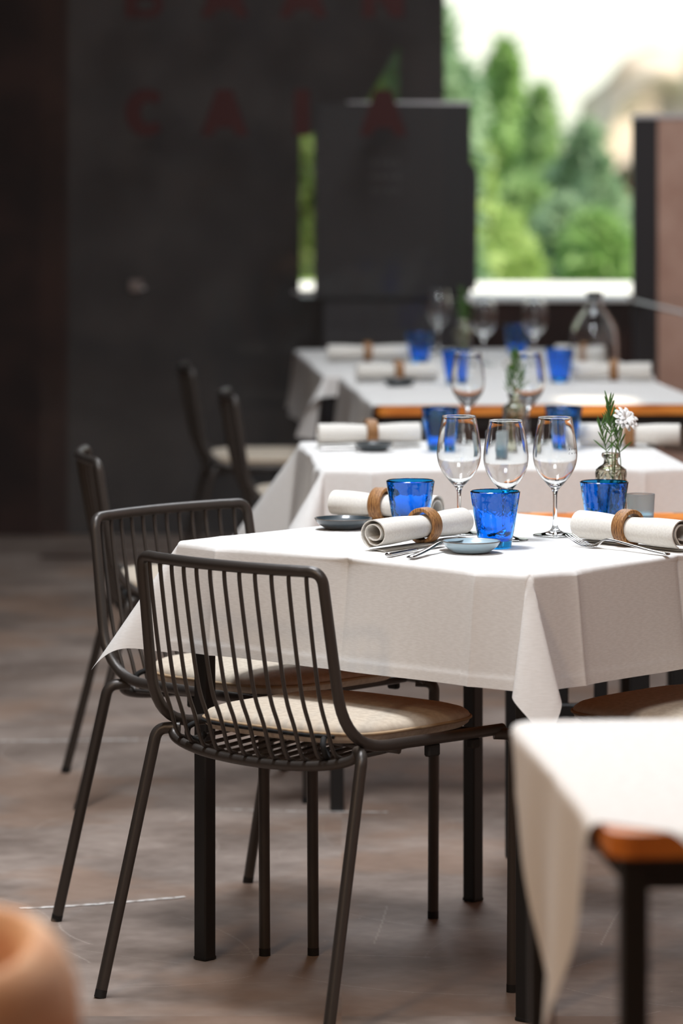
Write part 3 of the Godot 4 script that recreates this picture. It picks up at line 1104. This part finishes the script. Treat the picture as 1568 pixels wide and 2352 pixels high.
# cutlery lies along local +x: handle end at 0, head at the far end
func make_fork(label: String, handle: Vector3, head: Vector3) -> void:
	if not cache.has("fork_handle"):
		var p := curve([Vector3(0, 0.0022, 0), Vector3(0.05, 0.0062, 0), Vector3(0.10, 0.0125, 0), Vector3(0.128, 0.0150, 0), Vector3(0.142, 0.0115, 0), Vector3(0.155, 0.0045, 0), Vector3(0.166, 0.0020, 0)], 5)
		var hw := []
		var ht := []
		for q in p:
			var w := lerpf(0.0052, 0.0030, smoothstep(0.0, 0.09, q.x))
			w = lerpf(w, 0.0112, smoothstep(0.138, 0.164, q.x))
			hw.append(w)
			ht.append(lerpf(0.0019, 0.0010, smoothstep(0.1, 0.16, q.x)))
		cache["fork_handle"] = MB.new().bar(p, hw, ht).mesh()
		for k in 4:
			var z := (k - 1.5) * 0.0060
			cache["tine%d" % k] = MB.new().tube(curve([Vector3(0.162, 0.0021, z * 0.95), Vector3(0.175, 0.0024, z), Vector3(0.193, 0.0068, z), Vector3(0.214, 0.0165, z * 0.97)], 4), 0.0017, 7, 0.0007).mesh()
	var t := thing("fork", label, "fork", handle, atan2(-(head.z - handle.z), head.x - handle.x), "steel forks")
	t.scale = Vector3.ONE * 1.13
	part("handle", cache.fork_handle, M.steel, t)
	for k in 4:
		part("tine", cache["tine%d" % k], M.steel, t)

func make_knife(label: String, handle: Vector3, head: Vector3) -> void:
	if not cache.has("knife_handle"):
		cache["knife_handle"] = MB.new().bar(curve([Vector3(0, 0.004, 0), Vector3(0.05, 0.004, 0), Vector3(0.108, 0.004, 0)], 5), [0.0055, 0.0056, 0.0055, 0.0053, 0.005, 0.0048, 0.0046, 0.0044, 0.0042, 0.004, 0.0038], [0.0034, 0.0034, 0.0034, 0.0034, 0.0033, 0.0032, 0.0031, 0.003, 0.0029, 0.0028, 0.0027]).mesh()
		cache["blade"] = MB.new().prism(PackedVector2Array([Vector2(0.106, -0.004), Vector2(0.2, -0.0085), Vector2(0.208, -0.006), Vector2(0.212, 0.0), Vector2(0.206, 0.0062), Vector2(0.106, 0.004)]), 0.0016).mesh()
	var t := thing("table_knife", label, "knife", handle, atan2(-(head.z - handle.z), head.x - handle.x), "steel knives")
	part("handle", cache.knife_handle, M.steel, t)
	var b := part("blade", cache.blade, M.steel, t)
	b.rotation.x = PI / 2
	b.position.y = 0.004

func make_spoon(label: String, handle: Vector3, head: Vector3, lift := 0.0, big := 1.0) -> void:
	if not cache.has("spoon_handle"):
		cache["spoon_handle"] = MB.new().bar(curve([Vector3(0, 0.002, 0), Vector3(0.05, 0.005, 0), Vector3(0.09, 0.009, 0), Vector3(0.105, 0.007, 0)], 4), [0.005, 0.005, 0.0048, 0.0044, 0.004, 0.0036, 0.003, 0.0027, 0.0026, 0.0026, 0.0028, 0.003, 0.0034], [0.0016, 0.0016, 0.0016, 0.0016, 0.0016, 0.0016, 0.0016, 0.0016, 0.0016, 0.0015, 0.0014, 0.0013, 0.0012]).mesh()
		var rows := []
		for i in 11:
			var r := PackedVector3Array()
			for k in 25:
				var a := TAU * k / 24
				var f := i / 10.0
				r.append(Vector3(0.124 + cos(a) * 0.0225 * f, 0.0012 + 0.0075 * f * f, sin(a) * 0.0155 * f))
			rows.append(r)
		cache["spoon_bowl"] = MB.new().sheet(rows).sheet(rows, true).mesh()
	var t := thing("teaspoon", label, "spoon", handle, atan2(-(head.z - handle.z), head.x - handle.x), "steel spoons")
	t.rotation.z = lift
	t.scale = Vector3.ONE * big
	part("handle", cache.spoon_handle, M.steel, t)
	part("spoon_bowl", cache.spoon_bowl, M.steel, t)

func make_tealight(label: String, at: Vector3) -> void:
	if not cache.has("tealight"):
		cache["tealight"] = MB.new().lathe(curve2([Vector2(0, 0), Vector2(0.0205, 0.0), Vector2(0.0225, 0.0015), Vector2(0.0232, 0.006), Vector2(0.0250, 0.040), Vector2(0.0262, 0.0605), Vector2(0.0254, 0.0618), Vector2(0.0246, 0.0605), Vector2(0.0236, 0.040), Vector2(0.0218, 0.008), Vector2(0.0195, 0.006), Vector2(0, 0.006)], 4), 40).mesh()
		cache["wax"] = MB.new().lathe(curve2([Vector2(0, 0.0065), Vector2(0.0185, 0.0065), Vector2(0.0205, 0.009), Vector2(0.0218, 0.022), Vector2(0.0210, 0.0245), Vector2(0, 0.0235)], 3), 32).mesh()
		cache["wick"] = MB.new().tube(PackedVector3Array([Vector3(0, 0.0235, 0), Vector3(0.001, 0.031, 0)]), 0.0008, 6).mesh()
	var t := thing("tealight_holder", label, "candle holder", at, 0.0, "frosted tealight holders")
	part("cup", cache.tealight, M.frosted, t)
	part("candle", cache.wax, M.wax, t, "pale blue wax")
	part("wick", cache.wick, M.wick, t)

func make_vase(label: String, at: Vector3, turn := 0.0, flower := true) -> void:
	if not cache.has("vase"):
		# pressed glass: a ribbed herringbone band round the body
		var vs := PackedVector3Array()
		var ts := PackedInt32Array()
		var prof := curve2([Vector2(0, 0.0), Vector2(0.024, 0.0), Vector2(0.0275, 0.0015), Vector2(0.0285, 0.006), Vector2(0.0285, 0.05), Vector2(0.0285, 0.098), Vector2(0.0270, 0.103), Vector2(0.0225, 0.1075), Vector2(0.0150, 0.1125), Vector2(0.0132, 0.118), Vector2(0.0134, 0.1225), Vector2(0.0168, 0.1265), Vector2(0.0175, 0.130), Vector2(0.0162, 0.1335), Vector2(0.0125, 0.1338), Vector2(0.0106, 0.130), Vector2(0.0106, 0.117), Vector2(0.0140, 0.110), Vector2(0.0225, 0.1035), Vector2(0.0252, 0.098), Vector2(0.0252, 0.05), Vector2(0.0252, 0.01), Vector2(0.022, 0.0065), Vector2(0, 0.006)], 9)
		var seg := 72
		for i in prof.size():
			for k in seg:
				var a := TAU * k / seg
				var r := prof[i].x
				var y := prof[i].y
				if r > 0.0275 and y > 0.006 and y < 0.0985:
					var zig := absf(fmod(a / TAU * 8.0, 1.0) - 0.5) * 2.0
					r += 0.0009 * sin((y + zig * 0.016) / 0.0052 * TAU)
				vs.append(Vector3(cos(a) * r, y, sin(a) * r))
		for i in prof.size() - 1:
			for k in seg:
				var a := i * seg + k
				var b := i * seg + (k + 1) % seg
				ts.append_array([a, b, a + seg, b, b + seg, a + seg])
		var mb := MB.new()
		mb.put(vs, ts)
		cache["vase"] = mb.mesh()
		var r := RandomNumberGenerator.new()
		r.seed = 12
		# rosemary: stems with needle leaves, each leaf a flat lens shape
		for s in 3:
			var leaves := MB.new()
			var base: Vector3 = [Vector3(0.001, 0.02, 0.0), Vector3(-0.003, 0.02, 0.002), Vector3(0.004, 0.02, -0.003)][s]
			var tip: Vector3 = [Vector3(-0.004, 0.225, -0.002), Vector3(-0.020, 0.182, 0.006), Vector3(0.009, 0.175, -0.006)][s]
			var bow := Vector3(0.004 + 0.004 * s, 0.004, 0.002)
			var sp := curve([base, base.lerp(tip, 0.5) + bow, tip], 10)
			cache["sprig%d" % s] = MB.new().tube(sp, 0.0013, 6, 0.0006).mesh()
			var nl: int = [40, 20, 20][s]
			for k in nl:
				var f := lerpf(0.69, 1.0, k / float(nl - 1))
				var p := base.lerp(tip, f) + bow * 4.0 * f * (1.0 - f)
				var a := k * 2.4 + s
				var up := lerpf(1.3, 3.2, (f - 0.69) / 0.31) + r.randf_range(-0.3, 0.3)
				var dir := (Vector3(cos(a), up, sin(a))).normalized()
				var l := lerpf(0.036, 0.024, (f - 0.69) / 0.31) * r.randf_range(0.75, 1.15)
				if k < 4:
					dir = Vector3(cos(a), 0.8, sin(a)).normalized()
				leaves.bar(PackedVector3Array([p, p + dir * l * 0.4, p + dir * l * 0.8 + Vector3(0, 0.0008, 0), p + dir * l]), [0.0007, 0.0017, 0.0014, 0.0002], [0.0003, 0.0004, 0.0003, 0.0001], Vector3(-sin(a), 0.2, cos(a)), 5)
			cache["needles%d" % s] = leaves.mesh()
		cache["flower_stem"] = MB.new().tube(curve([Vector3(0.003, 0.02, 0.004), Vector3(0.008, 0.13, 0.004), Vector3(0.018, 0.165, 0.004), Vector3(0.022, 0.190, 0.006)], 6), 0.0013, 6).mesh()
		cache["calyx"] = MB.new().lathe(curve2([Vector2(0, -0.006), Vector2(0.003, -0.0055), Vector2(0.0075, 0.0), Vector2(0.006, 0.002), Vector2(0, 0.002)], 3), 14).mesh()
		cache["disc"] = MB.new().lathe(curve2([Vector2(0, 0.002), Vector2(0.006, 0.002), Vector2(0.0055, 0.005), Vector2(0, 0.0065)], 3), 14).mesh()
		for k in 3:
			var l := [0.026, 0.0285, 0.023][k] as float
			cache["petal%d" % k] = MB.new().bar(curve([Vector3(0.003, 0.002, 0), Vector3(l * 0.4, 0.0035 + k * 0.001, 0), Vector3(l * 0.8, 0.004, 0), Vector3(l, 0.0015 - 0.002 * k, 0)], 3), [0.0012, 0.002, 0.003, 0.0038, 0.0043, 0.0046, 0.0046, 0.0042, 0.0032, 0.0008], [0.0003, 0.0003, 0.0003, 0.0003, 0.0003, 0.0003, 0.0003, 0.0003, 0.0003, 0.0002], Vector3.UP, 6).mesh()
	var t := thing("bud_vase", label, "vase", at, turn, "bud vases with rosemary")
	part("bottle", cache.vase, M.olive_glass, t)
	for s in 3:
		var st := part("rosemary_sprig", cache["sprig%d" % s], M.stem, t, "green rosemary sprig")
		var nd := part("needles", cache["needles%d" % s], M.rosemary, st)
		nd.set_meta("kind", "stuff")
	if flower:
		var fs := part("flower_stem", cache.flower_stem, M.stem, t, "white daisy on a thin green stem")
		var c := part("calyx", cache.calyx, M.rosemary, fs)
		var tilt := Basis(Vector3(1, 0, 0), 0.75) * Basis(Vector3(0, 0, 1), -0.5)
		c.transform = Transform3D(tilt, Vector3(0.023, 0.192, 0.006))
		var dc := part("disc", cache.disc, M.pollen, fs)
		dc.transform = c.transform
		for k in 30:
			var pt := part("petal", cache["petal%d" % (k % 3)], M.petal, fs)
			pt.transform = c.transform * Transform3D(Basis(Vector3.UP, TAU * k / 30.0 + 0.1 * (k % 3)) * Basis(Vector3(0, 0, 1), 0.1 + 0.28 * (k % 3)), Vector3(0, 0.0008 * (k % 2), 0))

func make_carafe(at: Vector3) -> void:
	var t := thing("glass_carafe", "round clear glass water carafe on the far table", "carafe", at)
	var p := curve2([Vector2(0, 0), Vector2(0.06, 0.0), Vector2(0.068, 0.004), Vector2(0.074, 0.03), Vector2(0.0745, 0.09), Vector2(0.068, 0.135), Vector2(0.048, 0.172), Vector2(0.029, 0.197), Vector2(0.0235, 0.212), Vector2(0.0235, 0.228), Vector2(0.0265, 0.236), Vector2(0.0240, 0.238), Vector2(0.0212, 0.229), Vector2(0.0212, 0.212), Vector2(0.0265, 0.196), Vector2(0.0455, 0.170), Vector2(0.0652, 0.133), Vector2(0.0715, 0.09), Vector2(0.071, 0.03), Vector2(0.064, 0.008), Vector2(0, 0.007)], 4)
	part("bottle", MB.new().lathe(p, 56).mesh(), M.clear, t)
	part("stopper", MB.new().lathe(curve2([Vector2(0, 0.222), Vector2(0.0205, 0.222), Vector2(0.0205, 0.232), Vector2(0.026, 0.240), Vector2(0.0262, 0.246), Vector2(0.0, 0.247)], 3), 32).mesh(), M.panel_side, t, "dark stopper")

# ------------------------------------------------------------------ garden
func leaf_blob(n: int, size: float, sd: int, shape: Callable) -> ArrayMesh:
	var r := RandomNumberGenerator.new()
	r.seed = sd
	var vs := PackedVector3Array()
	var ts := PackedInt32Array()
	for k in n:
		var p: Vector3 = shape.call(r)
		var a := Vector3(r.randfn(), r.randfn(), r.randfn()).normalized()
		var b := a.cross(Vector3(r.randfn(), r.randfn(), r.randfn())).normalized()
		var c := a.cross(b)
		var s := size * r.randf_range(0.6, 1.3)
		var i := vs.size()
		vs.append_array([p - a * s, p + b * s * 0.45 + c * s * 0.12, p + a * s, p - b * s * 0.45 + c * s * 0.12])
		ts.append_array([i, i + 1, i + 2, i, i + 2, i + 3])
	var mb := MB.new()
	mb.put(vs, ts, PackedVector2Array(), false)
	return mb.mesh()

func make_tree(called: String, label: String, x: float, d: float, top: float, width: float, cone: bool, kind: int, sd: int, lo := -2.0) -> void:
	var t := thing(called, label, "tree" if top > 1.2 else "shrub", V(x, d, lo), 0.0, "trees and shrubs in the garden")
	var h := top - lo
	var shape := func(r: RandomNumberGenerator) -> Vector3:
		var f := r.randf()
		var rad: float
		if cone:
			rad = minf(width * pow(h * (1.0 - f), 0.75), width * 1.6) * (0.8 + 0.2 * sin(f * 31.0 + sd))
		else:
			rad = width * sqrt(maxf(0.0, 1.0 - pow(absf(f - 0.5) * 2.0, 2.6))) * (0.85 + 0.2 * sin(f * 13.0 + sd))
		var a := r.randf() * TAU
		var q := pow(r.randf(), 0.45) * (0.85 + 0.25 * sin(a * 3.0 + sd + f * 7.0))
		return Vector3(cos(a) * rad * q, h * (0.04 + 0.96 * f), sin(a) * rad * q)
	part("trunk", MB.new().tube(PackedVector3Array([Vector3(0, 0, 0), Vector3(0.05, h * 0.5, 0), Vector3(0, h * 0.95, 0)]), 0.12, 8, 0.02).mesh(), M.bark, t)
	var fo := part("foliage", leaf_blob(2600, 0.16, sd, shape), M["leaf%d" % kind], t)
	fo.set_meta("kind", "stuff")

func make_garden() -> void:
	var s := FPX / 45.0
	# name, label, px of the middle, px row of the top, half width, cone, leaf, d
	var rows := [
		["cypress_tree", "pointed green conifer rising highest behind the window", 1160, 95, 0.48, true, 0, 48.0],
		["cypress_tree", "shorter pointed conifer beside the highest one", 1243, 205, 0.36, true, 1, 46.0],
		["leafy_tree", "broad grey green tree close to the pale rock", 1345, 290, 0.62, false, 2, 44.0],
		["garden_shrub", "bright yellow green shrub at the edge of the dark screen", 1085, 330, 0.50, false, 3, 42.0],
		["garden_shrub", "rounded mid green shrub under the pointed conifers", 1200, 420, 0.60, false, 1, 40.0],
		["garden_shrub", "low bluish green shrub between the conifers and the rock", 1290, 470, 0.55, false, 2, 38.0],
		["garden_shrub", "low fresh green shrub at the foot of the rock", 1365, 500, 0.48, false, 0, 36.0],
		["garden_shrub", "fresh green shrub just above the white ledge", 1130, 490, 0.50, false, 3, 34.0],
		["leafy_tree", "dark leafy tree whose crown shows beside the dark wall", 985, 20, 0.50, false, 2, 32.0],
		["leafy_tree", "yellow green tree seen through the narrow window slot", 720, 100, 1.0, false, 3, 44.0],
		["leafy_tree", "yellow green tree seen through the three cornered window", 880, 60, 0.75, false, 3, 41.0],
	]
	var sd := 3
	for r in rows:
		var k: float = FPX / r[7]
		sd += 7
		make_tree(r[0], r[1], (r[2] - CX) / k, r[7], EYE + (HY - r[3]) / k, r[4], r[5], r[6], sd)
	# the rock face behind
	var t := thing("rock_face", "pale pinkish grey rock face behind the trees", "rock", V(6.0, 62, -2.0))
	var k := FPX / 62.0
	var outline := []
	for p in [[1300, 700], [1335, 560], [1345, 430], [1335, 330], [1350, 230], [1400, 190], [1445, 130], [1490, 105], [1600, 100], [1900, 60], [2300, 80], [2600, 700]]:
		outline.append(Vector2((p[0] - CX) / k - 6.0, EYE + (HY - p[1]) / k + 2.0))
	var poly := PackedVector2Array()
	for p in outline:
		poly.append(Vector2(p.x, p.y))
	poly[0].y = 0.0
	poly[poly.size() - 1].y = 0.0
	var nz := FastNoiseLite.new()
	nz.frequency = 0.25
	var rows2 := []
	for i in 40:
		var r := PackedVector3Array()
		for j in 40:
			var x := lerpf(poly[0].x, 11.0, i / 39.0)
			var top := 0.0
			for q in poly.size() - 1:
				if x >= poly[q].x and x <= poly[q + 1].x:
					top = maxf(top, lerpf(poly[q].y, poly[q + 1].y, (x - poly[q].x) / maxf(poly[q + 1].x - poly[q].x, 1e-4)))
			var f := j / 39.0
			r.append(Vector3(x, top * f, 1.2 * nz.get_noise_2d(x * 3.0, f * 9.0) - 2.0 * f * f))
		rows2.append(r)
	part("cliff", MB.new().sheet(rows2).mesh(), M.rock, t)
	t = thing("garden_shed", "small reddish shed with a pale blue door below the rock", "shed", V((1432.0 - CX) / (FPX / 50.0), 50, -2.0))
	var kk := FPX / 50.0
	part("wall", MB.new().box(Vector3(0.05, 1.5, -0.3), Vector3(0.42, 3.0, 0.5), 0.01).mesh(), M.red_clay, t)
	part("door", MB.new().box(Vector3(0.02, 0.95, -0.03), Vector3(0.26, 1.9, 0.04), 0.01).mesh(), M.blue_paint, t)
	part("roof", MB.new().prism(PackedVector2Array([Vector2(-0.25, 2.95), Vector2(0.35, 2.95), Vector2(0.05, 3.2)]), 0.7, Vector3(0, 0, -0.3)).mesh(), M.bark, t)

func make_bench() -> void:
	var d := 8.15
	var s := FPX / d
	var top := EYE - (1178.0 - HY) / s
	var t := thing("slatted_bench", "bench with honey wood top rail over black upright slats", "bench", V(0.85, d))
	part("top_rail", MB.new().box(Vector3(0, top - 0.016, 0), Vector3(1.05, 0.032, 0.05), 0.012).mesh(), M.wood_top, t, "honey wood rail")
	part("lower_rail", MB.new().box(Vector3(0, 0.30, 0), Vector3(1.0, 0.03, 0.025), 0.003).mesh(), M.steel_black, t)
	for k in 13:
		part("slat", MB.new().box(Vector3(-0.48 + k * 0.08, 0.5, 0), Vector3(0.028 if k % 3 else 0.04, 0.41, 0.014), 0.003).mesh(), M.steel_black, t)
	part("seat", MB.new().box(Vector3(0, 0.42, -0.23), Vector3(1.02, 0.03, 0.40), 0.008).mesh(), M.wood_top, t)
	for sx in [-1, 1]:
		part("leg", MB.new().box(Vector3(sx * 0.5, (top - 0.03) / 2, 0), Vector3(0.03, top - 0.03, 0.03), 0.003).mesh(), M.steel_black, t)
		part("leg", MB.new().box(Vector3(sx * 0.48, 0.202, -0.40), Vector3(0.03, 0.404, 0.03), 0.003).mesh(), M.steel_black, t)

func make_clay_vase() -> void:
	var d := 3.55
	var s := FPX / d
	var top := EYE - (2150.0 - HY) / s
	var t := thing("terracotta_vase", "tall terracotta floor vase with a thick rounded lip", "vase", V((-62.0 - CX) / s, d))
	var R := 245.0 / s
	var prof := curve2([Vector2(0, 0), Vector2(0.10, 0.0), Vector2(0.115, 0.006), Vector2(0.15, 0.15), Vector2(0.165, 0.35), Vector2(0.14, top - 0.2), Vector2(R * 0.9, top - 0.13), Vector2(R * 0.98, top - 0.09), Vector2(R * 0.97, top - 0.05), Vector2(R * 0.86, top - 0.018), Vector2(R * 0.66, top), Vector2(R * 0.52, top - 0.008), Vector2(R * 0.44, top - 0.03), Vector2(R * 0.46, top - 0.08), Vector2(0.11, top - 0.22), Vector2(0.14, 0.35), Vector2(0.1, 0.03), Vector2(0, 0.02)], 5)
	var mb := MB.new().lathe(prof, 56)
	# the neck leans over towards the room
	for k in mb.v.size():
		var p := mb.v[k]
		var w := smoothstep(top - 0.30, top - 0.12, p.y)
		if w > 0.0:
			var c := Vector3(0, top - 0.04, 0)
			mb.v[k] = p.lerp(c + Basis(Vector3(1, 0, 0.15).normalized(), 0.36) * (p - c), w)
	part("body", mb.mesh(), M.clay, t)

# ------------------------------------------------------------------ everything on the floor and the tables
func setting(label_where: String, a: Vector3, b: Vector3, ring := 0.55) -> void:
	make_napkin("white linen napkin rolled up " + label_where, a, b, ring)
	make_ring("brown wooden ring round the napkin " + label_where, a, b, ring)

func make_furniture() -> void:
	var T := 0.7515
	# table 1: a square table that stands cornerwise
	var ang := deg_to_rad(42.0)
	var t1 := make_table("dining table under a white cloth with three wine glasses", V(0.281, 7.156), 0.4, 0.4, -ang)
	make_cloth("white cloth with pressed creases under three wine glasses", t1, 0.401, 0.401, 0.198, {"flare": 0.10, "wave": 0.004, "phase": 0.7, "step": 0.014, "twist": {[1, 1]: 0.075}, "ear": {[-1, 1]: [0.62, 0.10], [1, 1]: [0.30, 0.145], [-1, -1]: [0.66, 0.12]}})
	make_chair("chair of thin metal rods pushed up to the creased cloth front beside the terracotta vase", -0.047, 6.825, 42.0)
	make_chair("chair of thin metal rods with its seat tucked behind the hanging cloth corner", -0.170, 7.505, 132.0)
	make_chair("chair of thin metal rods between the fork setting and the table with bare wooden corner", 0.675, 6.905, -48.0)
	make_bench()

	make_wine_glass("empty wine glass standing behind the napkin and blue tumbler", V(0.2135, FPX / 1264, T))
	make_wine_glass("empty wine glass directly behind the blue tumbler with the pale saucer", V(0.294, FPX / 1284, T))
	make_wine_glass("empty wine glass with small dark lettering beside the fork", V(0.386, FPX / 1270, T), true)
	make_tumbler("cobalt blue tumbler between pale saucer and wine glasses", V(0.270, FPX / 1307, T), 0.4)
	make_tumbler("cobalt blue tumbler between the two rolled napkins", V(0.125, FPX / 1267, T), 1.7)
	make_tumbler("cobalt blue tumbler in front of the ribbed bud vase", V(0.4745, 7.20, T), 2.9)
	setting("beside the pale blue saucer", at_px(858, 1266, T), at_px(1062, 1236, T), 0.56)
	setting("behind the dark saucer", at_px(768, 1192, T), at_px(1004, 1206, T), 0.46)
	setting("behind the fork", at_px(1568, 1267, T), at_px(1334, 1242, T), 0.53)
	make_saucer("dark teal glazed saucer before the rolled napkin", at_px(788, 1214, T), 0.053, M.plate_dark)
	make_saucer("pale blue grey saucer before the blue tumbler", at_px(1082, 1268, T), 0.0505, M.plate_light)
	make_fork("steel fork with upturned tines in front of the napkin ring", at_px(1534, 1276, T), at_px(1330, 1254, T))
	make_knife("steel knife along the napkin beside the pale saucer", at_px(890, 1279, T), at_px(1060, 1246, T))
	make_spoon("long spoon whose bowl shows above the pale saucer", at_px(942, 1284, T), at_px(1075, 1251, T), 0.02, 1.5)
	make_spoon("teaspoon beside the dark saucer and wooden ring", at_px(866, 1216, T), at_px(910, 1206, T), 0.02)
	make_vase("ribbed glass bud vase with rosemary and daisy behind the blue tumbler", V(0.501, 7.41, T), 0.0)
	make_tealight("frosted tealight holder with pale blue wax beside the bud vase", at_px(1471, 1212, T))

	# table 2
	var t2 := make_table("second dining table under a long white cloth", V(0.335, 9.12), 0.4, 0.4, deg_to_rad(4.0))
	make_cloth("white cloth with hanging corner on the second table", t2, 0.401, 0.401, 0.26, {"flare": 0.10, "wave": 0.012, "phase": 2.0, "ear": {[-1, 1]: [0.7, 0.2], [-1, -1]: [0.8, 0.15]}})
	make_chair("chair of thin metal rods standing alone at the second table", -0.355, 9.02, 83.0)
	make_tumbler("cobalt blue tumbler beside the napkin on the second table", V(0.228, 9.21, T), 0.3)
	make_tumbler("cobalt blue tumbler seen through the lettered wine glass", V(0.516, 9.26, T), 0.9)
	setting("on the second table beside the dark little saucer", V(-0.055, 9.30, T), V(0.183, 9.34, T), 0.52)
	setting("on the second table behind the daisy", V(0.79, 9.30, T), V(0.556, 9.33, T), 0.5)
	make_saucer("dark saucer on the second table before its napkin", V(0.0745, 9.19, T), 0.045, M.plate_dark)
	make_knife("steel knife beside the dark saucer on the second table", V(-0.05, 9.19, T), V(0.12, 9.23, T))
	make_wine_glass("empty wine glass on the second table beside the blue tumbler", V(0.2985, 9.42, T))
	make_wine_glass("empty wine glass on the second table behind the rosemary", V(0.442, 9.44, T))
	make_vase("ribbed glass bud vase with rosemary on the second table", V(0.399, 9.17, T), 2.2, true)
	make_tealight("frosted tealight holder before the bud vase on the second table", V(0.352, 8.95, T))

	# tables 3 and 4, one behind the other
	var t3 := make_table("third dining table with its honey wood front edge bare", V(0.505, 11.50), 0.455, 0.67, deg_to_rad(4.0))
	make_cloth("white cloth ending at the bare front edge of the third table", t3, 0.456, 0.671, 0.2, {"flare": 0.12, "wave": 0.02, "phase": 1.0, "z1": 0.655, "z0": -0.671, "creases": 0.5})
	var t4 := make_table("fourth dining table against the glass partition", V(0.40, 13.02), 0.50, 0.76, deg_to_rad(4.0))
	make_cloth("white cloth on the fourth table below the dark screen", t4, 0.501, 0.761, 0.2, {"flare": 0.12, "wave": 0.02, "phase": 3.0, "z0": -0.761, "z1": 0.83, "creases": 0.5})
	make_chair("dark rod chair at the third table beside its cloth", -0.10, 11.2, 86.0)
	make_chair("dark rod chair at the fourth table near the dark wall", -0.27, 12.55, 86.0)
	make_tumbler("cobalt blue tumbler on the third table beside the napkin with dark saucer", V(0.338, 11.75, T))
	make_tumbler("cobalt blue tumbler on the third table beside the carafe", V(0.648, 11.85, T), 1.0)
	setting("on the third table beside the dark saucer", V(0.045, 11.85, T), V(0.285, 11.88, T), 0.52)
	setting("on the third table in front of the carafe", V(0.925, 11.90, T), V(0.69, 11.93, T), 0.47)
	make_saucer("dark saucer on the third table before its napkin", V(0.17, 11.66, T), 0.05, M.plate_dark)
	make_tumbler("cobalt blue tumbler on the fourth table beside its napkin", V(0.252, 12.87, T), 0.5)
	make_tumbler("cobalt blue tumbler at the back of the fourth table among wine glasses", V(0.59, 13.4, T), 0.5)
	setting("on the fourth table beside the cloth edge", V(-0.045, 12.94, T), V(0.215, 12.96, T), 0.5)
	setting("on the fourth table behind the carafe", V(0.86, 12.90, T), V(0.70, 12.96, T), 0.5)
	make_wine_glass("empty wine glass on the fourth table before the dark screen", V(0.328, 13.45, T))
	make_wine_glass("empty wine glass on the fourth table between flower and tumbler", V(0.455, 12.75, T))
	make_wine_glass("empty wine glass on the fourth table under the white ledge", V(0.62, 12.80, T))
	make_vase("ribbed glass bud vase with white daisy on the fourth table", V(0.395, 12.98, T), 0.6, true)
	make_carafe(V(0.79, 12.45, T))

	# the table that stands close, its cloth laid cornerwise
	var t5 := make_table("dining table with a bare wooden corner and cornerwise cloth", V(0.645, 4.54), 0.4, 0.4, deg_to_rad(4.5))
	make_diamond_cloth("white cloth laid cornerwise so that a point hangs down one side", t5, 0.401, 0.401, 0.76, {"flare": 0.0, "wave": 0.008, "ripple": 0.010, "ripple_f": 22.0, "phase": 0.4, "creases": 0.3, "shift_z": -0.02})
	make_clay_vase()
	floor_line(at_px(45, 2088, 0), at_px(425, 2060, 0), 0.014, "short white line painted between chair legs")
	floor_line(at_px(-40, 1704, 0), at_px(1000, 1686, 0), 0.012, "long faded white line across the floor by the second table")
	floor_line(at_px(470, 1858, 0), at_px(890, 1866, 0), 0.010, "faint white line under the second table")

func _ready() -> void:
	rng.seed = 1
	make_materials()
	make_camera_and_light()
	make_room()
	make_screens()
	make_furniture()
	make_garden()
